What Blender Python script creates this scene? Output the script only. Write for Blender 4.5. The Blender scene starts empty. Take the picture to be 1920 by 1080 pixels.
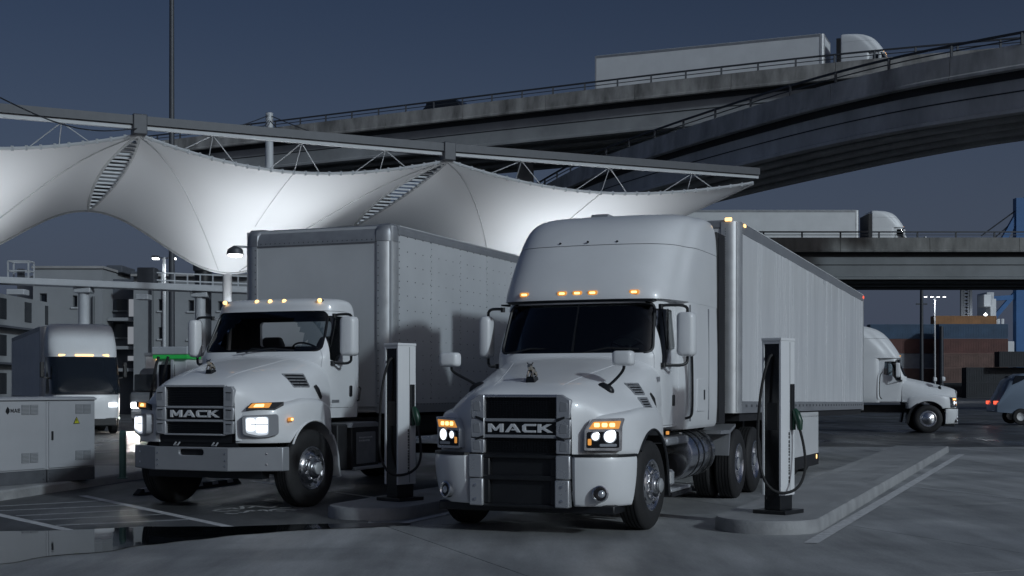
import bpy, bmesh, math, random
from mathutils import Vector, Matrix
random.seed(7)
R = math.radians
SC = bpy.context.scene
COL = SC.collection

# ---------------------------------------------------------------- camera
FPX, HZ, HC, CXP = 2500.0, 728.0, 1.62, 960.0      # focal length and horizon in 1920x1080 pixels, eye height
cam = bpy.data.cameras.new('camera')
cam.sensor_width = 36.0
cam.lens = FPX / 1920 * 36
cam.shift_y = (HZ - 540) / 1920
cam.clip_start = 0.1
cam.clip_end = 5000
camo = bpy.data.objects.new('camera', cam)
camo.location = (0, 0, HC)
camo.rotation_euler = (R(90), 0, 0)
COL.objects.link(camo)
SC.camera = camo

# ---------------------------------------------------------------- sky, sun, exposure
SUN_FROM = Vector((0.69, -0.72, 0.42)).normalized()
SUN_EL = math.asin(SUN_FROM.z)
SUN_AZ = math.atan2(SUN_FROM.x, SUN_FROM.y)
W = bpy.data.worlds.new('World')
SC.world = W
W.use_nodes = True
wn, wl = W.node_tree.nodes, W.node_tree.links
wn.clear()
sky = wn.new('ShaderNodeTexSky')
sky.sky_type = 'NISHITA'
sky.sun_disc = False
sky.sun_elevation = SUN_EL
sky.sun_rotation = SUN_AZ
sky.air_density = 1.0
sky.dust_density = 8.5
hsv = wn.new('ShaderNodeHueSaturation')
hsv.inputs['Saturation'].default_value = 1.0
wl.new(sky.outputs[0], hsv.inputs['Color'])
bg = wn.new('ShaderNodeBackground')
bg.inputs['Strength'].default_value = 0.0218
tint = wn.new('ShaderNodeVectorMath'); tint.operation = 'MULTIPLY'      # the cold cast of the dusk
tint.inputs[1].default_value = (0.76, 0.92, 1.30)
wl.new(hsv.outputs[0], tint.inputs[0])
wl.new(tint.outputs[0], bg.inputs['Color'])
bg2 = wn.new('ShaderNodeBackground')                # glow of the city all round the horizon, fading upwards
wtc = wn.new('ShaderNodeTexCoord'); wsp_ = wn.new('ShaderNodeSeparateXYZ')
wl.new(wtc.outputs['Generated'], wsp_.inputs[0])
wr = wn.new('ShaderNodeMapRange'); wr.interpolation_type = 'SMOOTHSTEP'
wr.inputs[1].default_value = 0.0; wr.inputs[2].default_value = 0.34; wr.inputs[3].default_value = 1.0; wr.inputs[4].default_value = 0.0
wl.new(wsp_.outputs['Z'], wr.inputs[0])
bg2.inputs['Color'].default_value = (0.048, 0.060, 0.092, 1)
wl.new(wr.outputs[0], bg2.inputs['Strength'])
addw = wn.new('ShaderNodeAddShader')
wl.new(bg.outputs[0], addw.inputs[0])
wl.new(bg2.outputs[0], addw.inputs[1])
wo = wn.new('ShaderNodeOutputWorld')
wl.new(addw.outputs[0], wo.inputs['Surface'])

sun = bpy.data.lights.new('sun', 'SUN')
sun.energy = 1.18
sun.angle = R(3.0)
sun.color = (0.76, 0.90, 1.0)
suno = bpy.data.objects.new('sun', sun)
suno.rotation_euler = SUN_FROM.to_track_quat('Z', 'Y').to_euler()
suno.location = SUN_FROM * 60
COL.objects.link(suno)

SC.view_settings.view_transform = 'Standard'
SC.view_settings.look = 'None'
SC.view_settings.exposure = 0.0
SC.view_settings.gamma = 1.0
SC.render.engine = 'CYCLES'
SC.cycles.max_bounces = 8
SC.cycles.transparent_max_bounces = 12
SC.cycles.use_denoising = True
SC.cycles.caustics_reflective = False
SC.cycles.caustics_refractive = False
SC.cycles.sample_clamp_indirect = 4.0

# ---------------------------------------------------------------- placing helpers
def at(px, py, Y):
    return Vector(((px - CXP) / FPX * Y, Y, HC + (HZ - py) / FPX * Y))
def gnd(px, py, z=0.0):
    Y = (HC - z) * FPX / (py - HZ)
    return Vector(((px - CXP) / FPX * Y, Y, z))

# ---------------------------------------------------------------- materials
M = {}
def mat(name, col, rough=0.5, metal=0.0, coat=0.0, var=0.0, vscale=4.0, bump=0.0, bscale=30.0, rvar=0.0,
        spec=0.5, emit=None, estr=0.0, stretch=(1, 1, 1), objvar=0.0, coords='Object'):
    m = bpy.data.materials.new(name)
    m.use_nodes = True
    n, l = m.node_tree.nodes, m.node_tree.links
    p = n['Principled BSDF']
    p.inputs['Base Color'].default_value = (*col, 1)
    p.inputs['Roughness'].default_value = rough
    p.inputs['Metallic'].default_value = metal
    p.inputs['Coat Weight'].default_value = coat
    p.inputs['Coat Roughness'].default_value = 0.05
    p.inputs['Specular IOR Level'].default_value = spec
    if emit:
        p.inputs['Emission Color'].default_value = (*emit, 1)
        p.inputs['Emission Strength'].default_value = estr
    if var or bump or rvar or objvar:
        tc = n.new('ShaderNodeTexCoord')
        mp = n.new('ShaderNodeMapping')
        mp.inputs['Scale'].default_value = stretch
        l.new(tc.outputs[coords], mp.inputs[0])
    if var or rvar:
        nz = n.new('ShaderNodeTexNoise')
        nz.inputs['Scale'].default_value = vscale
        nz.inputs['Detail'].default_value = 7
        nz.inputs['Roughness'].default_value = 0.62
        l.new(mp.outputs[0], nz.inputs['Vector'])
    last = None
    if var:
        mr = n.new('ShaderNodeMapRange')
        mr.inputs[1].default_value = 0.28
        mr.inputs[2].default_value = 0.72
        mr.inputs[3].default_value = 1 - var
        mr.inputs[4].default_value = 1 + var
        l.new(nz.outputs['Fac'], mr.inputs[0])
        last = mr.outputs[0]
    if objvar:
        oi = n.new('ShaderNodeObjectInfo')
        mo = n.new('ShaderNodeMapRange')
        mo.inputs[3].default_value = 1 - objvar
        mo.inputs[4].default_value = 1 + objvar
        l.new(oi.outputs['Random'], mo.inputs[0])
        if last is not None:
            mm = n.new('ShaderNodeMath'); mm.operation = 'MULTIPLY'
            l.new(last, mm.inputs[0]); l.new(mo.outputs[0], mm.inputs[1])
            last = mm.outputs[0]
        else:
            last = mo.outputs[0]
    if last is not None:
        vm = n.new('ShaderNodeVectorMath'); vm.operation = 'SCALE'
        vm.inputs[0].default_value = col
        l.new(last, vm.inputs['Scale'])
        l.new(vm.outputs[0], p.inputs['Base Color'])
    if rvar:
        rr = n.new('ShaderNodeMapRange')
        rr.inputs[1].default_value = 0.3
        rr.inputs[2].default_value = 0.7
        rr.inputs[3].default_value = max(0.02, rough - rvar)
        rr.inputs[4].default_value = min(1, rough + rvar)
        l.new(nz.outputs['Fac'], rr.inputs[0])
        l.new(rr.outputs[0], p.inputs['Roughness'])
    if bump:
        nb = n.new('ShaderNodeTexNoise')
        nb.inputs['Scale'].default_value = bscale
        nb.inputs['Detail'].default_value = 5
        l.new(mp.outputs[0], nb.inputs['Vector'])
        bp = n.new('ShaderNodeBump')
        bp.inputs['Strength'].default_value = bump
        bp.inputs['Distance'].default_value = 0.02
        l.new(nb.outputs['Fac'], bp.inputs['Height'])
        l.new(bp.outputs[0], p.inputs['Normal'])
    M[name] = m
    return m

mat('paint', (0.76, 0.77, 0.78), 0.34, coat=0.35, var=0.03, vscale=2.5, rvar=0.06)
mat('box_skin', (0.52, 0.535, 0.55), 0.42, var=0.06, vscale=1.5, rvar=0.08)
mat('trailer_skin', (0.74, 0.75, 0.76), 0.24, var=0.05, vscale=1.2, rvar=0.07, bump=0.05, bscale=2.0, stretch=(1, 2.0, 0.25))
mat('alu', (0.55, 0.56, 0.57), 0.42, metal=0.55, var=0.08, vscale=6, rvar=0.1)
mat('alu_dull', (0.36, 0.37, 0.39), 0.45, metal=0.5, var=0.12, vscale=5, rvar=0.1)
mat('chrome', (0.80, 0.80, 0.81), 0.22, metal=1.0, rvar=0.08, vscale=8)
mat('letter_chrome', (0.82, 0.83, 0.84), 0.40, metal=0.35)
mat('bright_trim', (0.52, 0.53, 0.55), 0.30, metal=0.6, rvar=0.08)
mat('head_glow', (0.7, 0.72, 0.75), 0.2, emit=(0.82, 0.90, 1.0), estr=0.30)
mat('bumper_grey', (0.30, 0.31, 0.33), 0.38, metal=0.25, var=0.05, vscale=3)
mat('grille_grey', (0.42, 0.43, 0.45), 0.36, metal=0.3)
mat('black', (0.012, 0.013, 0.015), 0.42, var=0.2, vscale=9)
mat('black_gloss', (0.008, 0.009, 0.011), 0.16)
mat('rubber', (0.016, 0.016, 0.017), 0.72, var=0.25, vscale=14, bump=0.25, bscale=60)
mat('chassis', (0.018, 0.018, 0.02), 0.6, var=0.3, vscale=6)
mat('interior', (0.02, 0.021, 0.023), 0.8, var=0.2)
mat('amber', (0.55, 0.22, 0.04), 0.25, emit=(1.0, 0.42, 0.09), estr=0.55)
mat('amber_hot', (0.9, 0.5, 0.2), 0.25, emit=(1.0, 0.60, 0.22), estr=2.6)
mat('red_lamp', (0.7, 0.03, 0.02), 0.25, emit=(1.0, 0.12, 0.06), estr=1.4)
mat('head_lamp', (0.8, 0.82, 0.85), 0.15, emit=(0.88, 0.94, 1.0), estr=1.5)
mat('lamp_dim', (0.5, 0.53, 0.57), 0.12, metal=0.6, emit=(0.6, 0.7, 0.8), estr=0.02)
mat('lamp_white', (0.9, 0.9, 0.9), 0.3, emit=(0.92, 0.96, 1.0), estr=7.0)
mat('rivet', (0.10, 0.105, 0.115), 0.5, metal=0.3)
mat('plate', (0.20, 0.21, 0.225), 0.5, var=0.15)
mat('print_light', (0.5, 0.52, 0.54), 0.5)
mat('cab_grey', (0.36, 0.37, 0.39), 0.5, var=0.05, vscale=2.0, rvar=0.06)
mat('cab_grille', (0.17, 0.18, 0.19), 0.55)
mat('cab_base', (0.075, 0.08, 0.09), 0.7, var=0.2)
mat('warn_yellow', (0.45, 0.45, 0.03), 0.5)
mat('charger_white', (0.74, 0.75, 0.76), 0.42, var=0.04, vscale=3)
mat('green_plug', (0.012, 0.05, 0.03), 0.35)
mat('green_band', (0.03, 0.42, 0.08), 0.4, emit=(0.03, 0.5, 0.1), estr=0.12)
mat('bollard_green', (0.10, 0.19, 0.16), 0.4, var=0.15, vscale=7, metal=0.2)
mat('kerb', (0.30, 0.305, 0.31), 0.62, var=0.28, vscale=2.2, rvar=0.15, bump=0.25, bscale=25)
mat('kerb_top', (0.27, 0.275, 0.28), 0.55, var=0.35, vscale=1.6, rvar=0.18, bump=0.2, bscale=22)
mat('concrete', (0.30, 0.30, 0.30), 0.75, var=0.30, vscale=0.55, bump=0.15, bscale=6)
mat('concrete_par', (0.29, 0.285, 0.275), 0.8, var=0.65, vscale=0.9, bump=0.3, bscale=4, stretch=(1, 1, 0.35))
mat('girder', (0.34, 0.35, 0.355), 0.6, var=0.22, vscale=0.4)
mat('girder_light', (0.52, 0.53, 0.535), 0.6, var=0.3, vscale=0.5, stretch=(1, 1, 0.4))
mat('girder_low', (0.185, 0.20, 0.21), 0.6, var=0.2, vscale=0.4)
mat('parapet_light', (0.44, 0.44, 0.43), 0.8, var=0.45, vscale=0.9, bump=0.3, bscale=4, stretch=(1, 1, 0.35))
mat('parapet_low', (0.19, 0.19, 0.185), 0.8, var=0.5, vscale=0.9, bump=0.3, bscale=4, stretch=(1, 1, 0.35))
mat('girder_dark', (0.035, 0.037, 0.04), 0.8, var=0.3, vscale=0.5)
mat('rail_steel', (0.055, 0.06, 0.07), 0.55, metal=0.3)
mat('steel_white', (0.46, 0.48, 0.50), 0.45, var=0.06)
mat('steel_grey', (0.065, 0.07, 0.08), 0.5, metal=0.2, var=0.1)
mat('cable', (0.05, 0.055, 0.065), 0.5, metal=0.4)
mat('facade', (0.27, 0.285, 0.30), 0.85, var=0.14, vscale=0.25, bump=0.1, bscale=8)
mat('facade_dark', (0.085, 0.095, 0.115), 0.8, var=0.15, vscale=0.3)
mat('pane_dark', (0.012, 0.016, 0.022), 0.12)
mat('pane_lit', (0.25, 0.26, 0.28), 0.3, emit=(0.75, 0.80, 0.88), estr=0.26)
mat('frame', (0.10, 0.11, 0.12), 0.5)
mat('road_paint', (0.55, 0.555, 0.56), 0.6, var=0.30, vscale=9)
mat('road_paint_worn', (0.40, 0.41, 0.42), 0.6, var=0.35, vscale=14)
mat('container_blue', (0.04, 0.085, 0.15), 0.55, var=0.25, vscale=0.4)
mat('container_red', (0.12, 0.05, 0.042), 0.6, var=0.3, vscale=0.4)
mat('container_rust', (0.15, 0.09, 0.075), 0.65, var=0.35, vscale=0.4)
mat('container_grey', (0.25, 0.26, 0.28), 0.6, var=0.25, vscale=0.4)
mat('container_black', (0.018, 0.022, 0.028), 0.6, var=0.3, vscale=0.4)
mat('container_orange', (0.34, 0.17, 0.07), 0.6, var=0.25, vscale=0.4)
mat('crane_blue', (0.03, 0.12, 0.30), 0.45, var=0.12, vscale=0.2)
mat('crane_white', (0.55, 0.57, 0.59), 0.5, var=0.12, vscale=0.2)
mat('truck_far', (0.70, 0.715, 0.73), 0.4, var=0.06, vscale=1.0)
mat('truck_grey', (0.14, 0.15, 0.165), 0.45, var=0.1)  # dark grey of the delivery truck's cab
mat('hubcap', (0.62, 0.62, 0.6), 0.3, metal=0.6)
mat('car_blue', (0.22, 0.28, 0.36), 0.3, coat=0.4)
mat('car_dark', (0.015, 0.017, 0.02), 0.25, coat=0.5)
mat('bulldog', (0.55, 0.5, 0.42), 0.18, metal=1.0)

def glass_mat(name, tint, gloss_rough=0.03):
    m = bpy.data.materials.new(name); m.use_nodes = True
    n, l = m.node_tree.nodes, m.node_tree.links
    n.clear()
    o = n.new('ShaderNodeOutputMaterial')
    t = n.new('ShaderNodeBsdfTransparent'); t.inputs[0].default_value = (*tint, 1)
    g = n.new('ShaderNodeBsdfGlossy'); g.inputs['Roughness'].default_value = gloss_rough
    f = n.new('ShaderNodeFresnel'); f.inputs[0].default_value = 1.5
    mx = n.new('ShaderNodeMixShader')
    l.new(f.outputs[0], mx.inputs[0]); l.new(t.outputs[0], mx.inputs[1]); l.new(g.outputs[0], mx.inputs[2])
    l.new(mx.outputs[0], o.inputs[0])
    M[name] = m
glass_mat('glass', (0.74, 0.78, 0.80))
glass_mat('lens', (0.85, 0.88, 0.9))

def fabric_mat():
    m = bpy.data.materials.new('fabric'); m.use_nodes = True
    n, l = m.node_tree.nodes, m.node_tree.links
    n.clear()
    o = n.new('ShaderNodeOutputMaterial')
    d = n.new('ShaderNodeBsdfDiffuse'); d.inputs[0].default_value = (0.74, 0.76, 0.78, 1)
    t = n.new('ShaderNodeBsdfTranslucent'); t.inputs[0].default_value = (0.62, 0.65, 0.68, 1)
    mx = n.new('ShaderNodeMixShader'); mx.inputs[0].default_value = 0.22
    l.new(d.outputs[0], mx.inputs[1]); l.new(t.outputs[0], mx.inputs[2])
    l.new(mx.outputs[0], o.inputs[0])
    M['fabric'] = m
fabric_mat()

def pavement_mat(name, base, dark, rough_lo, rough_hi, objvar, cracks=True):
    """poured concrete / asphalt: broad stains, drag streaks, fine grain, uneven damp sheen"""
    m = bpy.data.materials.new(name); m.use_nodes = True
    n, l = m.node_tree.nodes, m.node_tree.links
    p = n['Principled BSDF']
    g = n.new('ShaderNodeNewGeometry')
    def noise(scale, detail, st=(1, 1, 1), rot=0, rough=0.6, dist=0.0):
        mp = n.new('ShaderNodeMapping'); mp.inputs['Scale'].default_value = st; mp.inputs['Rotation'].default_value = (0, 0, rot)
        l.new(g.outputs['Position'], mp.inputs[0])
        t = n.new('ShaderNodeTexNoise'); t.inputs['Scale'].default_value = scale; t.inputs['Detail'].default_value = detail
        t.inputs['Roughness'].default_value = rough; t.inputs['Distortion'].default_value = dist
        l.new(mp.outputs[0], t.inputs['Vector'])
        return t.outputs['Fac']
    def rng(src, a, b, c, d):
        r = n.new('ShaderNodeMapRange'); r.inputs[1].default_value = a; r.inputs[2].default_value = b
        r.inputs[3].default_value = c; r.inputs[4].default_value = d
        l.new(src, r.inputs[0]); return r.outputs[0]
    def mul(a, b):
        q = n.new('ShaderNodeMath'); q.operation = 'MULTIPLY'; l.new(a, q.inputs[0]); l.new(b, q.inputs[1]); return q.outputs[0]
    big = noise(0.35, 6, dist=0.4)
    streak = noise(0.9, 6, (1.0, 0.16, 1), R(-70), 0.65)
    streak2 = noise(2.4, 5, (1.0, 0.10, 1), R(-112), 0.6)
    fine = noise(38, 4)
    oi = n.new('ShaderNodeObjectInfo')
    v = mul(rng(streak, 0.3, 0.7, 0.66, 1.30), rng(streak2, 0.3, 0.7, 0.82, 1.16))
    v = mul(v, rng(fine, 0.3, 0.7, 0.85, 1.15))
    v = mul(v, rng(oi.outputs['Random'], 0, 1, 1 - objvar, 1 + objvar))
    mx = n.new('ShaderNodeMix'); mx.data_type = 'RGBA'
    mx.inputs['A'].default_value = (*dark, 1); mx.inputs['B'].default_value = (*base, 1)
    l.new(rng(big, 0.40, 0.58, 0, 1), mx.inputs['Factor'])
    s = n.new('ShaderNodeVectorMath'); s.operation = 'SCALE'
    l.new(mx.outputs['Result'], s.inputs[0]); l.new(v, s.inputs['Scale'])
    l.new(s.outputs[0], p.inputs['Base Color'])
    rg = noise(0.5, 6, (1, 0.4, 1), R(-65), dist=0.6)
    l.new(rng(rg, 0.34, 0.62, rough_lo, rough_hi), p.inputs['Roughness'])
    bp = n.new('ShaderNodeBump'); bp.inputs['Strength'].default_value = 0.18; bp.inputs['Distance'].default_value = 0.01
    l.new(fine, bp.inputs['Height']); l.new(bp.outputs[0], p.inputs['Normal'])
    M[name] = m
pavement_mat('slab', (0.35, 0.357, 0.36), (0.235, 0.242, 0.246), 0.34, 0.68, 0.08)
pavement_mat('asphalt', (0.085, 0.089, 0.092), (0.052, 0.056, 0.06), 0.34, 0.70, 0.0)
pavement_mat('road_wet', (0.075, 0.075, 0.074), (0.045, 0.046, 0.05), 0.22, 0.5, 0.0)
def water_mat():
    m = mat('water', (0.006, 0.008, 0.010), 0.03, spec=0.6, bump=0.05, bscale=1.6)
water_mat()

# ---------------------------------------------------------------- mesh helpers
def chaikin(p, it, closed):
    for _ in range(it):
        q = []
        n = len(p)
        rngn = range(n if closed else n - 1)
        if not closed: q.append(p[0])
        for i in rngn:
            a, b = Vector(p[i]), Vector(p[(i + 1) % n])
            q.append(a * 0.75 + b * 0.25)
            q.append(a * 0.25 + b * 0.75)
        if not closed: q.append(p[-1])
        p = [Vector(v) for v in q]
    return [Vector(v) for v in p]
def rrect(x0, x1, z0, z1, r, n=3):
    """rounded rectangle, list of 2D points"""
    out = []
    for cx, cz, a0 in ((x1 - r, z1 - r, 0), (x0 + r, z1 - r, 90), (x0 + r, z0 + r, 180), (x1 - r, z0 + r, 270)):
        for i in range(n + 1):
            a = R(a0 + 90 * i / n)
            out.append((cx + r * math.cos(a), cz + r * math.sin(a)))
    return out
def rpoly(pts, r=0.04, n=3):
    """round the corners of a 2D polygon"""
    out = []
    m = len(pts)
    for i in range(m):
        a, b, c = Vector(pts[i - 1]), Vector(pts[i]), Vector(pts[(i + 1) % m])
        d1, d2 = a - b, c - b
        t = min(r, d1.length * 0.45, d2.length * 0.45)
        p, q = b + d1.normalized() * t, b + d2.normalized() * t
        for k in range(n + 1):
            u = k / n
            out.append(tuple(p * (1 - u) ** 2 + b * 2 * u * (1 - u) + q * u ** 2))
    return out

class MB:
    def __init__(s): s.v = []; s.f = []
    def add(s, vs, fs, T=None):
        o = len(s.v)
        for p in vs:
            p = Vector(p)
            s.v.append(T @ p if T else p)
        s.f += [tuple(i + o for i in f) for f in fs]
        return s
    def box(s, x0, x1, y0, y1, z0, z1, T=None):
        v = [(x, y, z) for x in (x0, x1) for y in (y0, y1) for z in (z0, z1)]
        f = [(0, 1, 3, 2), (4, 6, 7, 5), (0, 4, 5, 1), (2, 3, 7, 6), (0, 2, 6, 4), (1, 5, 7, 3)]
        return s.add(v, f, T)
    def prism(s, poly, axis, a, b, T=None):
        """2D polygon extruded along axis: 'x' -> poly is (y,z), 'y' -> (x,z), 'z' -> (x,y)"""
        n = len(poly); vs = []
        for t in (a, b):
            for p, q in poly:
                vs.append({'x': (t, p, q), 'y': (p, t, q), 'z': (p, q, t)}[axis])
        fs = [tuple(range(n)), tuple(range(2 * n - 1, n - 1, -1))]
        for i in range(n):
            j = (i + 1) % n
            fs.append((i, n + i, n + j, j))
        return s.add(vs, fs, T)
    def tube(s, path, r, n=8, closed=False, T=None):
        path = [Vector(p) for p in path]
        m = len(path); vs = []; fs = []
        rs = r if isinstance(r, (list, tuple)) else [r] * m
        up = None
        for i, p in enumerate(path):
            if closed: d = path[(i + 1) % m] - path[i - 1]
            else: d = path[min(i + 1, m - 1)] - path[max(i - 1, 0)]
            if d.length < 1e-9: d = Vector((0, 0, 1))
            d.normalize()
            if up is None: up = Vector((0, 0, 1)) if abs(d.z) < 0.9 else Vector((1, 0, 0))
            a = d.cross(up)
            if a.length < 1e-4: a = d.cross(Vector((0, 1, 0)))
            a.normalize(); b = a.cross(d).normalized(); up = b
            for k in range(n):
                t = 2 * math.pi * k / n
                vs.append(p + (a * math.cos(t) + b * math.sin(t)) * rs[i])
        for i in range(m if closed else m - 1):
            j = (i + 1) % m
            for k in range(n):
                k2 = (k + 1) % n
                fs.append((i * n + k, i * n + k2, j * n + k2, j * n + k))
        if not closed:
            fs.append(tuple(range(n - 1, -1, -1))); fs.append(tuple((m - 1) * n + k for k in range(n)))
        return s.add(vs, fs, T)
    def bar(s, a, b, w, h=None, T=None):
        """square bar between two points"""
        h = h or w
        a, b = Vector(a), Vector(b)
        d = (b - a).normalized()
        up = Vector((0, 0, 1)) if abs(d.z) < 0.95 else Vector((0, 1, 0))
        x = d.cross(up).normalized() * (w / 2); z = x.cross(d).normalized() * (h / 2)
        vs = [a - x - z, a + x - z, a + x + z, a - x + z, b - x - z, b + x - z, b + x + z, b - x + z]
        fs = [(3, 2, 1, 0), (4, 5, 6, 7), (0, 1, 5, 4), (1, 2, 6, 5), (2, 3, 7, 6), (3, 0, 4, 7)]
        return s.add(vs, fs, T)
    def lathe(s, prof, n=32, axis='x', T=None, cap=True):
        """profile list of (radius, offset along axis)"""
        vs = []; fs = []; m = len(prof)
        for r, o in prof:
            for k in range(n):
                t = 2 * math.pi * k / n
                c, d = r * math.cos(t), r * math.sin(t)
                vs.append({'x': (o, c, d), 'y': (d, o, c), 'z': (c, d, o)}[axis])
        for i in range(m - 1):
            for k in range(n):
                k2 = (k + 1) % n
                fs.append((i * n + k, i * n + k2, (i + 1) * n + k2, (i + 1) * n + k))
        if cap:
            fs.append(tuple(range(n - 1, -1, -1))); fs.append(tuple((m - 1) * n + k for k in range(n)))
        return s.add(vs, fs, T)
    def loft(s, levels, rit=2, lit=2, closed=True, caps=True, T=None):
        L = [chaikin(l, rit, closed) for l in levels]
        if lit:
            n = len(L[0])
            cols = [chaikin([l[i] for l in L], lit, False) for i in range(n)]
            L = [[c[j] for c in cols] for j in range(len(cols[0]))]
        n, m = len(L[0]), len(L)
        vs = [p for l in L for p in l]; fs = []
        for i in range(m - 1):
            for k in range(n if closed else n - 1):
                k2 = (k + 1) % n
                fs.append((i * n + k, i * n + k2, (i + 1) * n + k2, (i + 1) * n + k))
        if caps and closed:
            fs.append(tuple(range(n - 1, -1, -1))); fs.append(tuple((m - 1) * n + k for k in range(n)))
        return s.add(vs, fs, T)
    def mesh(s, name='m'):
        me = bpy.data.meshes.new(name)
        me.from_pydata([tuple(v) for v in s.v], [], s.f)
        bm = bmesh.new(); bm.from_mesh(me)
        bmesh.ops.recalc_face_normals(bm, faces=bm.faces)
        bm.to_mesh(me); bm.free()
        return me
    def build(s, name, material, parent=None, smooth=40, bevel=0.0, seg=2):
        return place(name, s.mesh(name), material, parent, smooth, bevel, seg)

def place(name, me, material, parent=None, smooth=40, bevel=0.0, seg=2):
    if smooth:
        me.shade_smooth(); me.set_sharp_from_angle(angle=R(smooth))
    if material is not None:
        me.materials.clear(); me.materials.append(M[material] if isinstance(material, str) else material)
    o = bpy.data.objects.new(name, me)
    COL.objects.link(o)
    if parent is not None: o.parent = parent
    if bevel:
        b = o.modifiers.new('bevel', 'BEVEL'); b.width = bevel; b.segments = seg; b.limit_method = 'ANGLE'; b.angle_limit = R(35)
        b.harden_normals = False
    return o
def boolean(a, b, op='DIFFERENCE'):
    """meshes in, mesh out"""
    oa = bpy.data.objects.new('ta', a); ob = bpy.data.objects.new('tb', b)
    COL.objects.link(oa); COL.objects.link(ob)
    m = oa.modifiers.new('b', 'BOOLEAN'); m.operation = op; m.solver = 'EXACT'; m.object = ob
    dg = bpy.context.evaluated_depsgraph_get(); dg.update()
    r = bpy.data.meshes.new_from_object(oa.evaluated_get(dg))
    bpy.data.objects.remove(oa); bpy.data.objects.remove(ob)
    return r
def cut(a, *bs):
    for b in bs: a = boolean(a, b)
    return a

def tag(o, label=None, cat=None, group=None, kind=None):
    if label: o['label'] = label
    if cat: o['category'] = cat
    if group: o['group'] = group
    if kind: o['kind'] = kind
    return o
def thing(name, label, cat, loc=(0, 0, 0), rz=0.0, group=None):
    o = bpy.data.objects.new(name, None)
    o.empty_display_size = 0.3
    COL.objects.link(o)
    o.location = loc; o.rotation_euler = (0, 0, rz)
    return tag(o, label, cat, group)
def copy_tree(o, parent=None):
    c = o.copy(); COL.objects.link(c); c.parent = parent
    for ch in [k for k in o.children]: copy_tree(ch, c)
    return c
def mirx(pts): return [(-x, y, z) for x, y, z in pts]
def mir2(poly, s): return [(x * s, z) for x, z in poly]

from mathutils.bvhtree import BVHTree
def caster(o):
    me = o.data
    t = BVHTree.FromPolygons([v.co for v in me.vertices], [p.vertices for p in me.polygons])
    def side(y, z, s=1):
        h = t.ray_cast(Vector((s * 3, y, z)), Vector((-s, 0, 0)))
        return h[0].x if h[0] else s * 1.0
    def down(x, y):
        h = t.ray_cast(Vector((x, y, 5)), Vector((0, 0, -1)))
        return h[0].z if h[0] else 1.7
    return side, down
def mirror_mesh(me):
    m = me.copy()
    for v in m.vertices: v.co.x = -v.co.x
    m.flip_normals()
    return m

# ================================================================ SETTING
YA = R(21.7)
U = Vector((math.cos(YA), -math.sin(YA), 0))       # across the bays, to the picture's right
V = Vector((math.sin(YA), math.cos(YA), 0))        # along the bays, away from the camera
def uv(u, v, z=0.0): return U * u + V * v + Vector((0, 0, z))
def structure(o): o['kind'] = 'structure'; return o
def sheet(name, pts, z, material, thick=0.0, parent=None):
    mb = MB()
    if thick: mb.prism([(p[0], p[1]) for p in pts], 'z', z - thick, z)
    else: mb.add([(p[0], p[1], z) for p in pts], [tuple(range(len(pts)))])
    return mb.build(name, material, parent, 0)

structure(sheet('ground', [(-1500, -60), (1500, -60), (1500, 2500), (-1500, 2500)], -.055, 'asphalt'))
# poured slabs of the forecourt, open joints between them
apron = structure(sheet('forecourt', [(-13, 3.5), (30, 3.5), (30, 60), (-13, 60)], -.03, 'asphalt'))
ja = Vector((.362, -.932, 0)).normalized(); jb = Vector((.932, .362, 0)).normalized()
j0 = Vector((-1.45, 15.58, 0)); SL, SW = 5.6, 5.13
sm = MB().prism(rrect(-SL / 2 + .006, SL / 2 - .006, -SW / 2 + .006, SW / 2 - .006, .02, 1), 'z', -.025, 0).mesh('slab')
sm.materials.append(M['slab'])
ang = math.atan2(ja.y, ja.x)
for i in range(-10, 4):
    for k in range(-4, 7):
        c = j0 + ja * (SL * (i + .5) + (k % 2) * 0.0) + jb * (SW * (k + .5))
        if not (-11 < c.x < 27 and 3 < c.y < 52): continue
        o = bpy.data.objects.new('slab', sm); COL.objects.link(o); o.parent = apron
        o.location = c; o.rotation_euler = (0, 0, ang)
# darker asphalt bay under the box truck
bay = [gnd(-500, 1003), gnd(130, 994), gnd(420, 988), gnd(690, 982), uv(-8.0, 15.2), uv(-7.9, 38), uv(-22, 38), uv(-22, 20)]
structure(sheet('parking_bay', bay, .004, 'asphalt'))
# through road behind the bays
structure(sheet('road', [(-120, 30.5), (-6, 34), (8, 37), (30, 36.5), (160, 30), (160, 58), (-120, 58)], .006, 'road_wet'))
# puddle lying in the gutter along the bay
pt = [(-160, 1003), (0, 997), (60, 998), (128, 995), (190, 993), (262, 988), (320, 989), (365, 988), (430, 989), (470, 987), (510, 986), (560, 984), (620, 983), (693, 982), (770, 981)]
pb = [(770, 985), (693, 990), (620, 992), (540, 996), (490, 1001), (437, 1004), (390, 1011), (339, 1015), (300, 1021), (255, 1024), (220, 1033), (186, 1037), (120, 1041), (73, 1046), (30, 1056), (0, 1059), (-160, 1078)]
pp = chaikin([Vector((*gnd(x, y)[:2], 0)) for x, y in pt + pb], 2, True)
structure(sheet('puddle', pp, .009, 'water'))

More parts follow.
